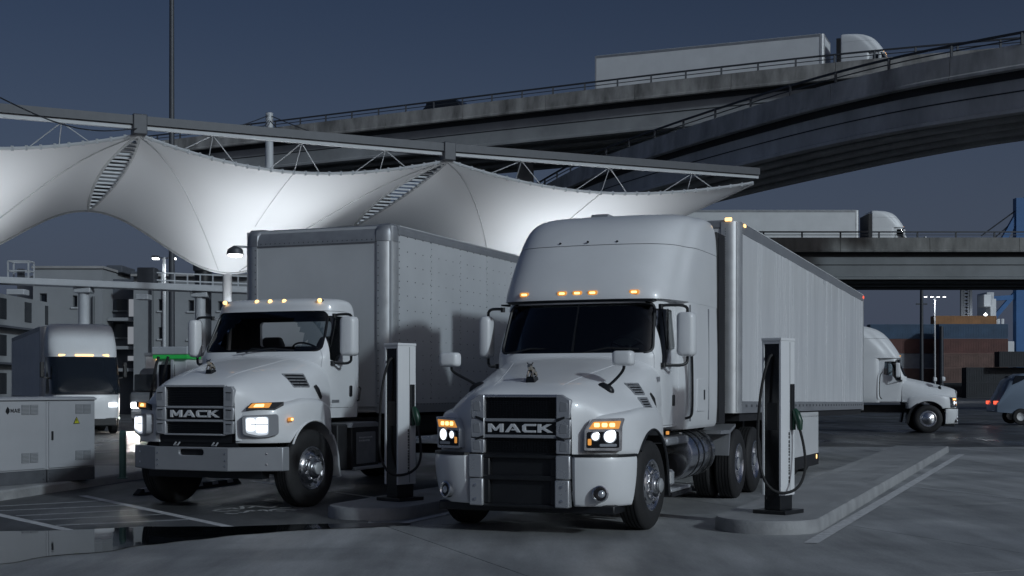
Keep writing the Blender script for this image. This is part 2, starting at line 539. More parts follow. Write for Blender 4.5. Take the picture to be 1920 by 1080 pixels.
def island(name, cu, hw, v0, v1, h=.15, wide=0.0):
    n = 14; k = .20
    def outline(d):
        left = [(cu - hw + d, v1 - d), ]
        a = [(cu - (hw - d) * math.cos(R(t)), v0 + hw * .95 - (hw * .95 - d) * math.sin(R(t))) for t in [180 * i / n for i in range(n + 1)]]
        return [(cu - hw + d, v1 - d)] + a + [(cu + hw + wide - d, v1 - d)]
    o0, o1, o2 = outline(0), outline(.025), outline(k)
    P = lambda pl, z: [uv(a, b, z) for a, b in pl]
    mb = MB()
    L = [P(o0, -.03), P(outline(.006), h - .03), P(o1, h), P(o2, h)]
    m = len(o0); vs = [p for l in L for p in l]; fs = []
    for i in range(3):
        for j in range(m):
            j2 = (j + 1) % m
            fs.append((i * m + j, i * m + j2, (i + 1) * m + j2, (i + 1) * m + j))
    mb.add(vs, fs)
    o = structure(mb.build(name, 'kerb', None, 50))
    top = MB().add(P(o2, h), [tuple(range(m))]).build('island_top', 'kerb_top', o, 0)
    return o
isl1 = island('kerb_island', -7.86, .57, 14.45, 27.5)
isl2 = island('kerb_island', -2.93, .60, 14.72, 35.5, wide=.12)
# raised verge carrying the cabinets
vp = [(-8.4, 12.6), (-6.35, 25.2), (-15, 26.6), (-22, 12.6)]
mb = MB(); P0 = [Vector((*p, 0)) for p in vp]; ce = sum(P0, Vector()) / 4
ins = lambda d, z: [Vector((p.x + (ce - p).normalized().x * d, p.y + (ce - p).normalized().y * d, z)) for p in P0]
L = [ins(0, -.03), ins(.01, .12), ins(.04, .15), ins(.34, .15)]
vs = [p for l in L for p in l]; fs = []
for i in range(3):
    for j in range(4): fs.append((i * 4 + j, i * 4 + (j + 1) % 4, (i + 1) * 4 + (j + 1) % 4, (i + 1) * 4 + j))
verge = structure(mb.add(vs, fs).build('kerb_verge', 'kerb', None, 0))
MB().add(ins(.34, .15), [(0, 1, 2, 3)]).build('verge_top', 'kerb_top', verge, 0)

# painted lines
def stripe(a, b, w, z=.012, m='road_paint', name='painted_line', label=None):
    a, b = Vector((a[0], a[1], 0)), Vector((b[0], b[1], 0)); d = (b - a).normalized(); n = Vector((-d.y, d.x, 0)) * (w / 2)
    return structure(sheet(name, [a - n, b - n, b + n, a + n], z, m))
stripe(gnd(1520, 1019), gnd(1803, 852), .15, z=.006)
stripe(gnd(155, 930), gnd(434, 989.5), .13, z=.007)
stripe(gnd(-150, 933), gnd(128, 995), .13, z=.007)
for (a, b, c, d) in ((-60, 953, 200, 939), (-60, 961, 235, 948), (30, 968, 268, 956), (62, 976, 306, 965), (105, 986, 352, 975)):
    stripe(gnd(a, b), gnd(c, d), .095, z=.0065, m='road_paint_worn')
stripe(gnd(727, 988), uv(-7.2, 20.5), .12, z=.008)
stripe(gnd(470, 902), gnd(735, 938), .10, z=.007)
stripe(gnd(1684, 909), gnd(1990, 945), .10, z=.004, m='road_paint_worn')
stripe(gnd(1762, 876), gnd(1990, 895), .10, z=.004, m='road_paint_worn')
# painted charging symbol in front of the box truck
strokes = [[(275,265),(350,245),(450,240),(520,225),(560,240),(640,245),(655,225),(620,205),(800,200),(900,215)], [(290,268),(420,275),(520,262),(600,268)],
 [(430,295),(520,305),(590,300)], [(600,285),(680,290),(740,255),(800,270)], [(735,228),(800,205)], [(860,265),(900,250),(960,262),(1010,278),(1000,258),(1060,248),(1100,240)],
 [(900,215),(1000,225),(1060,215),(1090,200)], [(1130,225),(1280,222)], [(1080,268),(1200,270)], [(1100,245),(1280,248),(1430,243)], [(1310,222),(1420,215)], [(1280,258),(1340,260)]]
mb = MB()
for st in strokes:
    p = [gnd(360 + x * .1458, 920 + y * .1458) for x, y in st]
    p = chaikin(p, 1, False); vs = []
    for i, q in enumerate(p):
        d = (p[min(i + 1, len(p) - 1)] - p[max(i - 1, 0)]).normalized(); n = Vector((-d.y, d.x, 0)) * .028
        vs += [q - n + Vector((0, 0, .0075)), q + n + Vector((0, 0, .0075))]
    mb.add(vs, [(2 * i, 2 * i + 2, 2 * i + 3, 2 * i + 1) for i in range(len(p) - 1)])
structure(mb.build('painted_symbol', 'road_paint', None, 0))

# ---------------------------------------------------------------- elevated roads
def sweep(path, prof, name, m, parent, smooth=0, closed=True):
    """path: list of (X,Y); prof: list of (offset away from the camera, z)"""
    n = len(path); L = []
    for i, (x, y) in enumerate(path):
        a, b = Vector(path[max(i - 1, 0)]), Vector(path[min(i + 1, n - 1)])
        d = (b - a).normalized(); nn = Vector((-d.y, d.x))
        if nn.y < 0: nn = -nn
        L.append([(x + nn.x * o, y + nn.y * o, z) for o, z in prof])
    mb = MB(); k = len(prof); vs = [p for l in L for p in l]; fs = []
    for i in range(n - 1):
        for j in range(k if closed else k - 1):
            fs.append((i * k + j, i * k + (j + 1) % k, (i + 1) * k + (j + 1) % k, (i + 1) * k + j))
    if closed: fs += [tuple(range(k)), tuple((n - 1) * k + j for j in range(k))]
    mb.add(vs, fs)
    return mb.build(name, m, parent, smooth)
def resample(pts, step):
    p = [Vector(q) for q in pts]; out = [p[0]]; acc = 0
    for i in range(len(p) - 1):
        d = p[i + 1] - p[i]; L = d.length; t = step - acc
        while t <= L:
            out.append(p[i] + d * (t / L)); t += step
        acc = (acc + L) % step
    return [tuple(q) for q in out]
def overpass(name, label, pts, zt, width, gird_h, n_gird, post_step, rail_h=.42, gm='girder', pm='concrete_par'):
    t = thing(name, label, 'overpass')
    path = [tuple(v) for v in chaikin([Vector((*p, 0)) for p in pts], 3, False)]
    path = [(a, b) for a, b, *_ in path]
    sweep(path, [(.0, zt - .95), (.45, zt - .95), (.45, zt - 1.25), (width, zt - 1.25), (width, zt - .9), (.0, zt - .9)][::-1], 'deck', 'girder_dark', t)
    # parapet cast in panels, open joints
    fine = resample(path, .55)
    step = 11
    for i in range(0, len(fine) - 1, step):
        seg = fine[i:i + step + 1]
        if len(seg) < 2: continue
        a, b = Vector(seg[0]), Vector(seg[1]); seg[0] = tuple(a + (b - a) * .05)
        sweep(seg, [(-.06, zt - .97), (-.06, zt - .86), (.0, zt - .80), (.05, zt), (.26, zt), (.34, zt - .9), (.30, zt - .97)], 'parapet', pm, t)
    sweep(path, [(width - .3, zt - .9), (width - .3, zt), (width, zt), (width, zt - .9)], 'far_parapet', 'concrete_par', t)
    zb = zt - 1.25 - gird_h
    for g in range(n_gird):
        o = .55 + (width - 1.1) * g / (n_gird - 1)
        sweep(path, [(o - .28, zb), (o + .28, zb), (o + .28, zb + .14), (o + .06, zb + .22), (o + .06, zt - 1.24), (o - .06, zt - 1.24), (o - .06, zb + .22), (o - .28, zb + .14)], 'girder', gm, t)
        if g == 0:
            sweep(path, [(o - .075, zb + gird_h * .62), (o - .062, zb + gird_h * .62), (o - .062, zb + gird_h * .66), (o - .075, zb + gird_h * .66)], 'girder_rib', 'girder_dark', t)
    # handrail: posts and tube
    ps = resample(path, post_step)
    for (x, y) in ps: MB().box(x - .05, x + .05, y + .06, y + .16, zt - .02, zt + rail_h).build('rail_post', 'rail_steel', t, 0)
    sweep(path, [(.06, zt + rail_h - .02), (.06, zt + rail_h + .07), (.15, zt + rail_h + .07), (.15, zt + rail_h - .02)], 'handrail', 'rail_steel', t)
    sweep(path, [(.08, zt + rail_h * .45), (.08, zt + rail_h * .45 + .04), (.13, zt + rail_h * .45 + .04), (.13, zt + rail_h * .45)], 'handrail', 'rail_steel', t)
    return t
PA = [(-46, 109), (-30, 101), (-16.5, 93.8), (0, 84.6), (9.5, 79.4), (19.1, 74.6), (27.4, 71.5), (30.6, 70.3)]
PB = [(-4, 116), (0, 97), (2.4, 86.5), (4.7, 78), (9.2, 67.5), (14.6, 57), (19.8, 51.5), (27, 45.5), (36, 39)]
PC = [(4, 90), (20, 90), (40, 90), (62, 90)]
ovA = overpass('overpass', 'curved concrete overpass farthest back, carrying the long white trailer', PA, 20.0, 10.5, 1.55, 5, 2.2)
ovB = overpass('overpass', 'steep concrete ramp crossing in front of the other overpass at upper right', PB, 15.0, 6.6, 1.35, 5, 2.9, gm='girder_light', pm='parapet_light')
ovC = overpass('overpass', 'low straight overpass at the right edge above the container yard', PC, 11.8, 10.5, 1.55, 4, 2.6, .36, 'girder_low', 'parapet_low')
def pier(t, x, y, ztop, w, d, cap=0.0):
    MB().box(x - w / 2, x + w / 2, y - d / 2, y + d / 2, -.1, ztop).build('pier', 'concrete', t, 0, .15)
    if cap: MB().box(x - cap / 2, x + cap / 2, y - d * .6, y + d * .6, ztop - 1.2, ztop).build('pier_cap', 'concrete', t, 0, .15)
pier(ovA, .9, 89.5, 17.2, 1.1, 1.1); pier(ovA, -10.0, 95, 17.2, 2.6, 1.6)
pier(ovB, 5.2, 84.5, 12.3, 1.5, 1.5)
pier(ovC, 6.5, 95, 8.9, 1.6, 1.6); pier(ovC, 58, 95, 8.9, 1.6, 1.6)
# ================================================================ TRUCKS
# truck frame: x = to the picture's right, y = rearwards, z up, origin on the ground under the front axle
def ring(z, w, yf, yb, rf, rb, w2=None):
    v = w2 or w
    h = [(0, yf), (.45 * w, yf + .03 * rf), (.78 * w, yf + .20 * rf), (.96 * w, yf + .60 * rf), (w, yf + 1.15 * rf),
         (v, (yf * .4 + yb * .6) if w2 is None else max(1.75, yf + 1.5 * rf)), (v, yb - rb), (v - rb * .15, yb - rb * .15), (v - rb, yb), (0, yb)]
    full = h + [(-x, y) for x, y in h[-2:0:-1]]
    return [Vector((x, y, z)) for x, y in full]
def ring_loft(levels, inset=0.0, lit=2):
    """levels: (z, w, yf, yb, rf, rb)"""
    mb = MB()
    L = []
    for i, (z, w, yf, yb, rf, rb, *w2) in enumerate(levels):
        zz = z + inset if i == 0 else (z - inset if i == len(levels) - 1 else z)
        L.append(ring(zz, w - inset, yf + inset, yb - inset, rf, rb, w2[0] if w2 else None))
    mb.loft(L, 2, lit)
    return mb.mesh()
def arch_cut(y, z, r, x0, x1, n=40):
    return MB().lathe([(r, x0), (r, x1)], n, 'x', Matrix.Translation((0, y, z))).mesh()

LETTERS = {
 'M': (1.24, [(0,0),(0,1),(.28,1),(.62,.45),(.96,1),(1.24,1),(1.24,0),(.96,0),(.96,.58),(.70,.17),(.54,.17),(.28,.58),(.28,0)]),
 'A': (1.28, [(0,0),(.5,1),(.78,1),(1.28,0),(.98,0),(.88,.22),(.50,.22),(.58,.40),(.79,.40),(.64,.70),(.30,0)]),
 'C': (1.10, [(1.1,1),(.2,1),(0,.8),(0,.2),(.2,0),(1.1,0),(1.1,.25),(.33,.25),(.28,.32),(.28,.68),(.33,.75),(1.1,.75)]),
 'K': (1.22, [(0,0),(0,1),(.28,1),(.28,.62),(.75,1),(1.15,1),(.58,.53),(1.22,0),(.82,0),(.40,.36),(.28,.26),(.28,0)]),
 'E': (1.05, [(0,0),(0,1),(1.05,1),(1.05,.78),(.28,.78),(.28,.61),(.98,.61),(.98,.40),(.28,.40),(.28,.22),(1.05,.22),(1.05,0)]),
}
def letters(word, parent, material, x0, x1, z0, z1, yfront, depth, name='letter'):
    tot = sum(LETTERS[c][0] for c in word) + .13 * (len(word) - 1)
    k = (x1 - x0) / tot; x = 0
    for c in word:
        w, poly = LETTERS[c]
        pts = [(x0 + (x + px) * k, z0 + pz * (z1 - z0)) for px, pz in poly]
        MB().prism(pts, 'y', yfront, yfront + depth).build(name, material, parent, smooth=0, bevel=0.003)
        x += w + .13

WCACHE = {}
def wheel_meshes(kind, r):
    if (kind, r) in WCACHE: return WCACHE[(kind, r)]
    w = .29
    prof = [(.287, -.035), (.30, -.012), (.36, .004), (.42, .004), (r - .06, -.010), (r - .018, -.028), (r, -.052)]
    g = [-.075, -.12, -.165, -.21]
    for o in g: prof += [(r, o + .007), (r - .014, o + .005), (r - .014, o - .005), (r, o - .007)]
    prof += [(r, -w + .05), (r - .018, -w + .028), (r - .06, -w + .01), (.40, -w), (.287, -w + .02)]
    ty = MB().lathe(prof, 56, 'x', cap=False).lathe([(.287, -w + .03), (.02, -w + .03)], 24, 'x', cap=False).mesh('tyre')
    if kind == 'front':
        p = [(.295, -.030), (.296, -.012), (.285, -.008), (.272, -.030), (.262, -.062), (.245, -.058), (.205, -.020), (.165, .000),
             (.150, .004), (.148, .035), (.125, .050), (.088, .055), (.086, .082), (.070, .092), (.001, .092)]
        rim = MB().lathe(p + [(.001, -.09), (.25, -.09)], 48, 'x', cap=False)
        rim = rim.lathe([(.295, -.030), (.25, -.09)], 48, 'x', cap=False)
        hub = MB().lathe([(.082, .05), (.082, .10), (.06, .112), (.001, .112)], 24, 'x', cap=False)
        hr, hx, lr, lx = .222, -.034, .158, .0
    else:
        p = [(.295, -.030), (.296, -.010), (.282, -.006), (.270, -.030), (.262, -.10), (.250, -.165), (.20, -.172), (.165, -.168),
             (.150, -.165), (.140, -.11), (.11, -.10), (.105, -.03), (.085, -.02), (.001, -.02)]
        rim = MB().lathe(p, 48, 'x', cap=False)
        hub = MB().lathe([(.10, -.10), (.098, -.03), (.07, -.012), (.001, -.012)], 24, 'x', cap=False)
        hr, hx, lr, lx = .215, -.170, .165, -.16
    holes = MB(); nuts = MB()
    for k in range(10):
        a = 2 * math.pi * k / 10
        T = Matrix.Translation((hx, hr * math.cos(a), hr * math.sin(a)))
        if kind == 'front':     # the dished disc leans back, so do the holes
            T = T @ Matrix.Rotation(a, 4, 'X') @ Matrix.Rotation(R(-40), 4, 'Z')
        holes.lathe([(.029, .004), (.027, .0045), (.001, .0015)], 14, 'x', T, cap=False)
        b = a + math.pi / 10
        nuts.lathe([(.016, lx - .01), (.016, lx + .035), (.009, lx + .05), (.001, lx + .05)], 8, 'x',
                   Matrix.Translation((0, lr * math.cos(b), lr * math.sin(b))), cap=False)
    WCACHE[(kind, r)] = [(ty, 'rubber'), (rim.mesh('rim'), 'chrome'), (hub.mesh('hub'), 'alu'), (holes.mesh('hand_holes'), 'black'), (nuts.mesh('lug_nuts'), 'chrome')]
    for me, m in WCACHE[(kind, r)]:
        me.shade_smooth(); me.set_sharp_from_angle(angle=R(38)); me.materials.append(M[m])
    return WCACHE[(kind, r)]
def wheel(parent, x, y, r, side, kind='front', steer=0.0, detail=True, dual=False):
    ms = wheel_meshes(kind, r)
    names = ['tyre', 'rim', 'hub', 'hand_holes', 'lug_nuts']
    t = None
    for i, (me, m) in enumerate(ms):
        if i > 1 and not detail: break
        o = bpy.data.objects.new(names[i], me); COL.objects.link(o)
        if i == 0:
            t = o; o.parent = parent; o.location = (x, y, r)
            o.rotation_euler = (random.uniform(0, 1), 0, steer + (0 if side > 0 else math.pi))
        else:
            o.parent = t
    if dual:
        o = bpy.data.objects.new('tyre', ms[0][0]); COL.objects.link(o); o.parent = parent
        o.location = (x - side * .33, y, r); o.rotation_euler = (.3, 0, 0 if side > 0 else math.pi)
    return t

def bulldog(parent, x, y, z, s=1.0):
    base = MB().prism([(-.045, 0), (.045, 0), (.035, .055), (-.035, .055)], 'y', -.04, .07, Matrix.Translation((x, y, z)) @ Matrix.Scale(s, 4)).build('ornament_base', 'black_gloss', parent, bevel=.004)
    T = Matrix.Translation((x, y, z + .055 * s)) @ Matrix.Scale(s, 4)
    d = MB()
    d.tube([(0, .07, .02), (0, .04, .045), (0, 0, .062), (0, -.03, .075)], [.016, .028, .032, .022], 8, T=T)
    d.tube([(0, -.028, .07), (0, -.045, .095), (0, -.07, .098)], [.022, .026, .015], 8, T=T)
    for sx in (-1, 1):
        d.tube([(sx * .018, -.02, .055), (sx * .024, -.035, .02), (sx * .024, -.05, 0)], [.012, .009, .010], 6, T=T)
        d.tube([(sx * .018, .05, .04), (sx * .026, .06, .012), (sx * .024, .04, 0)], [.014, .010, .009], 6, T=T)
        d.tube([(sx * .02, -.04, .112), (sx * .03, -.036, .128)], [.008, .003], 5, T=T)
    d.build('bulldog_ornament', 'bulldog', base)

def mirror_unit(parent, side, x, y, z, w, h, anchor_t, anchor_b, mat_head='paint'):
    """tall door mirror on a bent black arm"""
    head = MB().loft([[(px * k, yy, pz * k2) for px, pz in rrect(-w / 2, w / 2, -h / 2, h / 2, .06, 4)] for yy, k, k2 in
                      ((-.11, .55, .85), (-.095, .86, .96), (-.04, 1, 1), (.035, 1, 1))], 0, 1, T=Matrix.Translation((x, y, z)))
    m = head.build('mirror', mat_head, parent, 50)
    MB().loft([[(px, yy, pz) for px, pz in rrect(-w / 2 + .004, w / 2 - .004, -h / 2 + .004, h / 2 - .004, .055, 4)] for yy in (.036, .055)], 0, 0,
              T=Matrix.Translation((x, y, z))).build('mirror_shell', 'black', m)
    a = Vector((x, y + .045, z + h / 2 - .03)); b = Vector((x, y + .045, z - h / 2 + .03))
    at_, ab = Vector(anchor_t), Vector(anchor_b)
    p = chaikin([at_, at_ + Vector((side * .04, 0, .015)), Vector((x, y + .045, at_.z + .02)), a], 2, False)
    q = chaikin([ab, ab + Vector((side * .03, 0, 0)), Vector((x, y + .045, z - h / 2 - .11)), b], 2, False)
    MB().tube(p, .019, 8).lathe([(.001, -.03), (.03, -.03), (.03, .03), (.001, .03)], 10, 'z', Matrix.Translation(at_), cap=False).build('mirror_arm', 'black', m)
    MB().tube(q, .019, 8).lathe([(.001, -.03), (.035, -.03), (.035, .03), (.001, .03)], 10, 'z', Matrix.Translation(ab), cap=False).build('mirror_arm', 'black', m)

def marker(parent, x, y, z, w=.085, h=.032, mat_='amber', bullet=False):
    if bullet:
        b = MB().loft([[(px * k, yy, pz * k) for px, pz in rrect(-.03, .03, -.01, .035, .02, 3)] for yy, k in ((-.0, 1), (.05, .9), (.12, .4))], 0, 1,
                      T=Matrix.Translation((x, y, z))).build('marker_base', 'black', parent)
        MB().lathe([(.028, .004), (.030, -.02), (.020, -.045), (.001, -.05)], 12, 'y', Matrix.Translation((x, y, z + .013)), cap=False).build('marker_light', 'amber_hot', b)
    else:
        b = MB().prism(rrect(x - w / 2 - .012, x + w / 2 + .012, z - h / 2 - .010, z + h / 2 + .010, .018), 'y', y - .012, y + .03).build('marker_base', 'amber', parent, bevel=.004)
        MB().prism(rrect(x - w * .36, x + w * .36, z - h * .36, z + h * .36, .011), 'y', y - .018, y - .008).build('marker_light', 'amber_hot', b)

def vent_slats(parent, sx, ys, zs, n):
    """louvred hood vent lying on the hood side: frame, black back, slats"""
    y0, y1 = ys; z0, z1 = zs
    P = lambda y, z, o=0.0: Vector((sx(y, z) + o, y, z))
    ym = (y0 + y1) / 2
    nrm = (P(y1, z0) - P(y0, z0)).cross(P(y0, z1) - P(y0, z0)).normalized()
    if nrm.x < 0: nrm = -nrm
    Q = lambda y, z, o: P(y, z) + nrm * o
    f = MB()
    for (a, b) in (((y0, z0), (y1, z0)), ((y0, z1), (y1, z1)), ((y0, z0), (y0, z1)), ((y1, z0), (y1, z1))):
        f.bar(Q(*a, .004), Q(*b, .004), .020, .022)
    fo = f.build('hood_vent', 'bright_trim', parent, 0)
    m = 6; g = [Q(y0 + (y1 - y0) * i / m, z0 + (z1 - z0) * j / m, .004) for j in range(m + 1) for i in range(m + 1)]
    MB().add(g, [(j * (m + 1) + i, j * (m + 1) + i + 1, (j + 1) * (m + 1) + i + 1, (j + 1) * (m + 1) + i) for j in range(m) for i in range(m)]).build('vent_back', 'black', fo, 0)
    for i in range(1, n):
        z = z0 + (z1 - z0) * i / n
        MB().bar(Q(y0, z, .008), Q(ym, z, .008), .020, .014).bar(Q(ym, z, .008), Q(y1, z, .008), .020, .014).build('vent_slat', 'bright_trim', fo, 0)
    return fo

def sheared(o, T):
    o.matrix_local = T
    return o

def seats_and_wheel(parent, yd, zf, wheel_x):
    """dark cab interior: dash, seats, steering wheel"""
    MB().prism([(yd - .02, zf + .70), (yd + .17, zf + .77), (yd + .24, zf + .62), (yd + .22, zf), (yd - .02, zf)], 'x', -.86, .86).build('dashboard', 'interior', parent, bevel=.03)
    MB().box(-.90, .90, yd + .05, yd + .72, zf - .04, zf).build('cab_floor', 'interior', parent, 0)
    for sx in (-.5, .5):
        s = MB().box(sx - .25, sx + .25, yd + .48, yd + .95, zf + .30, zf + .46)
        s.loft([rrect3(sx, yd + .90, zf + .42, .24, .09), rrect3(sx, yd + .98, zf + .95, .22, .08), rrect3(sx, yd + 1.0, zf + 1.10, .14, .06)], 1, 1)
        s.build('seat', 'interior', parent, bevel=.03)
    T = Matrix.Translation((wheel_x, yd + .30, zf + .85)) @ Matrix.Rotation(R(-35), 4, 'X')
    sw = MB()
    sw.tube([(.22 * math.cos(t * math.pi / 12), .22 * math.sin(t * math.pi / 12), 0) for t in range(24)], .014, 6, True, T)
    for a in (90, 210, 330): sw.bar((0, 0, -.02), (.22 * math.cos(R(a)), .22 * math.sin(R(a)), 0), .03, .012, T)
    sw.lathe([(.06, 0), (.05, -.04), (.03, -.3)], 10, 'z', T)
    sw.build('steering_wheel', 'black', parent)
def rrect3(x, y, z, w, d):
    return [(x + px, y + py, z) for px, py in rrect(-w, w, -d, d, min(w, d) * .6, 2)]

def headlamp_glow(parent, pos, power=2.0):
    pass

# ---------------------------------------------------------------- box truck (white, left)
YAW = R(-21.7)
def build_box_truck():
    t = thing('box_truck', 'white medium box truck with grey steel bumper, left of the two parked trucks', 'truck', (-3.835, 18.64, 0), YAW)
    # --- cab shell
    lv = [(1.20, 1.05, .48, 1.62, .28, .12), (1.5, 1.07, .46, 1.62, .28, .12), (2.02, 1.075, .44, 1.62, .28, .12), (2.10, 1.07, .46, 1.62, .28, .12),
          (2.45, 1.035, .65, 1.62, .32, .12), (2.74, 1.00, .80, 1.61, .30, .12), (2.84, .985, .80, 1.60, .30, .14), (2.90, .95, .86, 1.57, .30, .18), (2.93, .86, 1.0, 1.50, .28, .2), (2.935, .5, 1.15, 1.35, .1, .1)]
    outer = ring_loft(lv)
    inner = ring_loft([(z + (.06 if i == 0 else -.05 if i > 6 else 0), w - .06, yf + .06, yb - .06, rf, rb) for i, (z, w, yf, yb, rf, rb) in enumerate(lv)])
    wsp = rpoly([(-.985, 2.14), (.985, 2.14), (.915, 2.735), (-.915, 2.735)], .10, 5)
    ws_cut = lambda: MB().prism(wsp, 'y', -.2, 1.22).mesh()
    sp = rpoly([(.72, 2.02), (.80, 2.66), (1.30, 2.66), (1.33, 2.16), (1.07, 2.15), (.93, 2.00)], .035, 3)
    sw_cut = lambda: MB().prism(sp, 'x', -1.5, 1.5).mesh()
    rw_cut = MB().prism(rpoly([(-.62, 2.25), (.62, 2.25), (.62, 2.62), (-.62, 2.62)], .05), 'y', 1.5, 1.8).mesh()
    dp = [(.555, 1.36), (.60, 2.02), (.735, 2.735), (1.36, 2.735), (1.44, 2.5), (1.46, 1.40), (1.40, 1.34), (.75, 1.34)]
    def inset_poly(p, d):
        cy = sum(a for a, b in p) / len(p); cz = sum(b for a, b in p) / len(p)
        return [(a + (d if a < cy else -d), b + (d if b < cz else -d)) for a, b in p]
    shell = cut(outer, inner, ws_cut(), sw_cut(), rw_cut)
    seam_o = MB().prism(rpoly(dp, .05), 'x', .985, 1.3).mesh()
    cabm = cut(shell, MB().prism(rpoly(dp, .05), 'x', .8, 1.3).mesh())
    cab = place('cab', cabm, 'paint', t, 35)
    shell2 = cut(ring_loft(lv), ring_loft([(z, w - .05, yf + .05, yb - .05, rf, rb) for z, w, yf, yb, rf, rb in lv]), sw_cut(), ws_cut())
    door = place('door', boolean(shell2, MB().prism(rpoly(inset_poly(dp, .006), .05), 'x', .8, 1.3).mesh(), 'INTERSECT'), 'paint', t, 35)
    # glass
    g_out = ring_loft([(z, w - .012, yf + .012, yb - .012, rf, rb) for z, w, yf, yb, rf, rb in lv])
    g_in = ring_loft([(z + .02, w - .022, yf + .022, yb - .022, rf, rb) for z, w, yf, yb, rf, rb in lv])
    gs = cut(g_out, g_in)
    place('windshield', boolean(gs.copy(), ws_cut(), 'INTERSECT'), 'glass', t, 60)
    for a, c in ((0, 1.5), (-1.5, 0)): place('side_window', boolean(gs.copy(), MB().prism(sp, 'x', a, c).mesh(), 'INTERSECT'), 'glass', cab, 60)
    # rubber seal round the windshield
    seal = MB()
    ring_pts = []
    def y_on(z, x):
        yf = .46 + (z - 2.10) * (.80 - .46) / .64; w = 1.07 - (z - 2.1) * .11
        u = abs(x) / w
        return yf + .32 * (0.03 * u if u < .45 else .0135 + (u - .45) / .33 * .18 if u < .78 else .2 + (u - .78) / .18 * .40) - .0
    for x, z in wsp: ring_pts.append((x * .985, y_on(z, x) + .012, z))
    seal.tube(ring_pts, .022, 6, True).build('windshield_seal', 'black', t)
    for sx in (-1, 1):      # black film at A pillar and wipers
        MB().tube([(sx * .15 - .45 * (sx > 0), .43, 2.13), (sx * .15 + .1, .46, 2.19), (sx * .15 + .45, .50, 2.16)], .011, 5).build('wiper', 'black', t)
    lin = cut(ring_loft([(z + (.062 if i == 0 else -.052 if i > 6 else 0), w - .062, yf + .062, yb - .062, rf, rb) for i, (z, w, yf, yb, rf, rb) in enumerate(lv)]),
              ring_loft([(z + (.075 if i == 0 else -.065 if i > 6 else 0), w - .075, yf + .075, yb - .075, rf, rb) for i, (z, w, yf, yb, rf, rb) in enumerate(lv)]), ws_cut(), sw_cut(), MB().prism(rpoly([(-.62, 2.25), (.62, 2.25), (.62, 2.62), (-.62, 2.62)], .05), 'y', 1.4, 1.8).mesh())
    place('cab_lining', lin, 'interior', cab, 40)
    seats_and_wheel(t, .72, 1.30, .52)
    # door furniture
    MB().prism(rrect(1.27, 1.345, 1.50, 1.66, .02), 'x', 1.06, 1.085).build('door_handle', 'black', door, bevel=.005)
    MB().prism(rrect(.78, .98, 1.415, 1.455, .006), 'x', 1.055, 1.067).build('badge', 'alu_dull', door, 0)
    MB().tube([(1.075, 1.50, 1.44), (1.10, 1.505, 1.44), (1.10, 1.56, 1.62), (1.075, 1.565, 1.64)], .014, 6).build('grab_handle', 'black', cab)
    MB().prism([(.50, 1.20), (.70, 1.20), (.70, 1.31), (.50, 1.31)], 'x', 1.03, 1.062).build('step_panel', 'plate', cab, bevel=.004)
    # mirrors
    mirror_unit(t, 1, 1.30, .86, 2.36, .25, .56, (1.03, .90, 2.66), (1.08, .76, 1.98))
    mirror_unit(t, -1, -1.30, .86, 2.36, .16, .56, (-1.03, .90, 2.66), (-1.08, .76, 1.98))
    for x in (-.80, -.23, 0, .23, .80): marker(t, x, .86 + abs(x) * .05, 2.872, bullet=True)
    # --- hood
    def sec(y, zc, xs, back=0.0): return [(x, y + (back * max(0, (abs(x) - .7) / .35)), z) for x, z in [(-a, b) for a, b in xs[::-1]] + [(0, zc)] + xs]
    H = [sec(-1.0, 1.66, [(.34, 1.665), (.50, 1.655), (.59, 1.60), (.61, 1.45), (.62, 1.2), (.63, .93)]),
         sec(-.96, 1.70, [(.35, 1.70), (.53, 1.685), (.63, 1.61), (.66, 1.45), (.68, 1.2), (.69, .93)]),
         sec(-.80, 1.785, [(.37, 1.78), (.58, 1.74), (.74, 1.64), (.88, 1.49), (.985, 1.36), (.985, .93)]),
         sec(-.50, 1.875, [(.40, 1.865), (.65, 1.81), (.85, 1.70), (1.0, 1.54), (1.13, 1.41), (1.13, 1.0)]),
         sec(0.0, 1.985, [(.44, 1.975), (.74, 1.91), (.95, 1.78), (1.07, 1.59), (1.19, 1.44), (1.19, 1.22)]),
         sec(.34, 2.06, [(.46, 2.05), (.80, 1.99), (1.01, 1.85), (1.07, 1.60), (1.14, 1.40), (1.14, 1.2)]),
         sec(.52, 2.10, [(.47, 2.09), (.83, 2.045), (1.03, 1.94), (1.062, 1.60), (1.062, 1.3), (1.062, 1.15)], .20)]
    hood = MB().loft(H, 2, 2, closed=False, caps=False).build('hood', 'paint', t, 50)
    for s in (-1, 1):       # pressed crease lines on the bonnet top
        tz = caster(hood)[1]; cp = chaikin([(s * .36, -.86, 0), (s * .42, -.5, 0), (s * .52, 0, 0), (s * .60, .44, 0)], 3, False)
        MB().tube([(p.x, p.y, tz(p.x, p.y) - .006 - .008 * (abs(2 * i / (len(cp) - 1) - 1) ** 4)) for i, p in enumerate(cp)], .010, 8).build('crease', 'paint', hood, 60)
    # fenders with round wheel arches
    for s in (1, -1):
        pl = [(.55, -.97), (.70, -.965), (.92, -.90), (1.09, -.76), (1.20, -.52), (1.235, -.15), (1.235, .30), (1.16, .62), (1.05, .70), (.55, .70)]
        def lev(z, ins, f=1.0): return [(s * max(.5, x - ins * (1 if x > .6 else 0)), y + (ins * .8 if y < -.5 else 0) , z + (.10 * max(0, min(1, (y + .95) / .8)) if z > 1.25 else 0) - (max(0, y - .2) * .25 if z > 1.25 else 0)) for x, y in pl]
        fm = MB().loft([lev(.90, .01), lev(.93, .0), lev(1.15, -.0), lev(1.30, .01), lev(1.36, .03), lev(1.40, .10), lev(1.42, .24), lev(1.43, .4)], 2, 1).mesh()
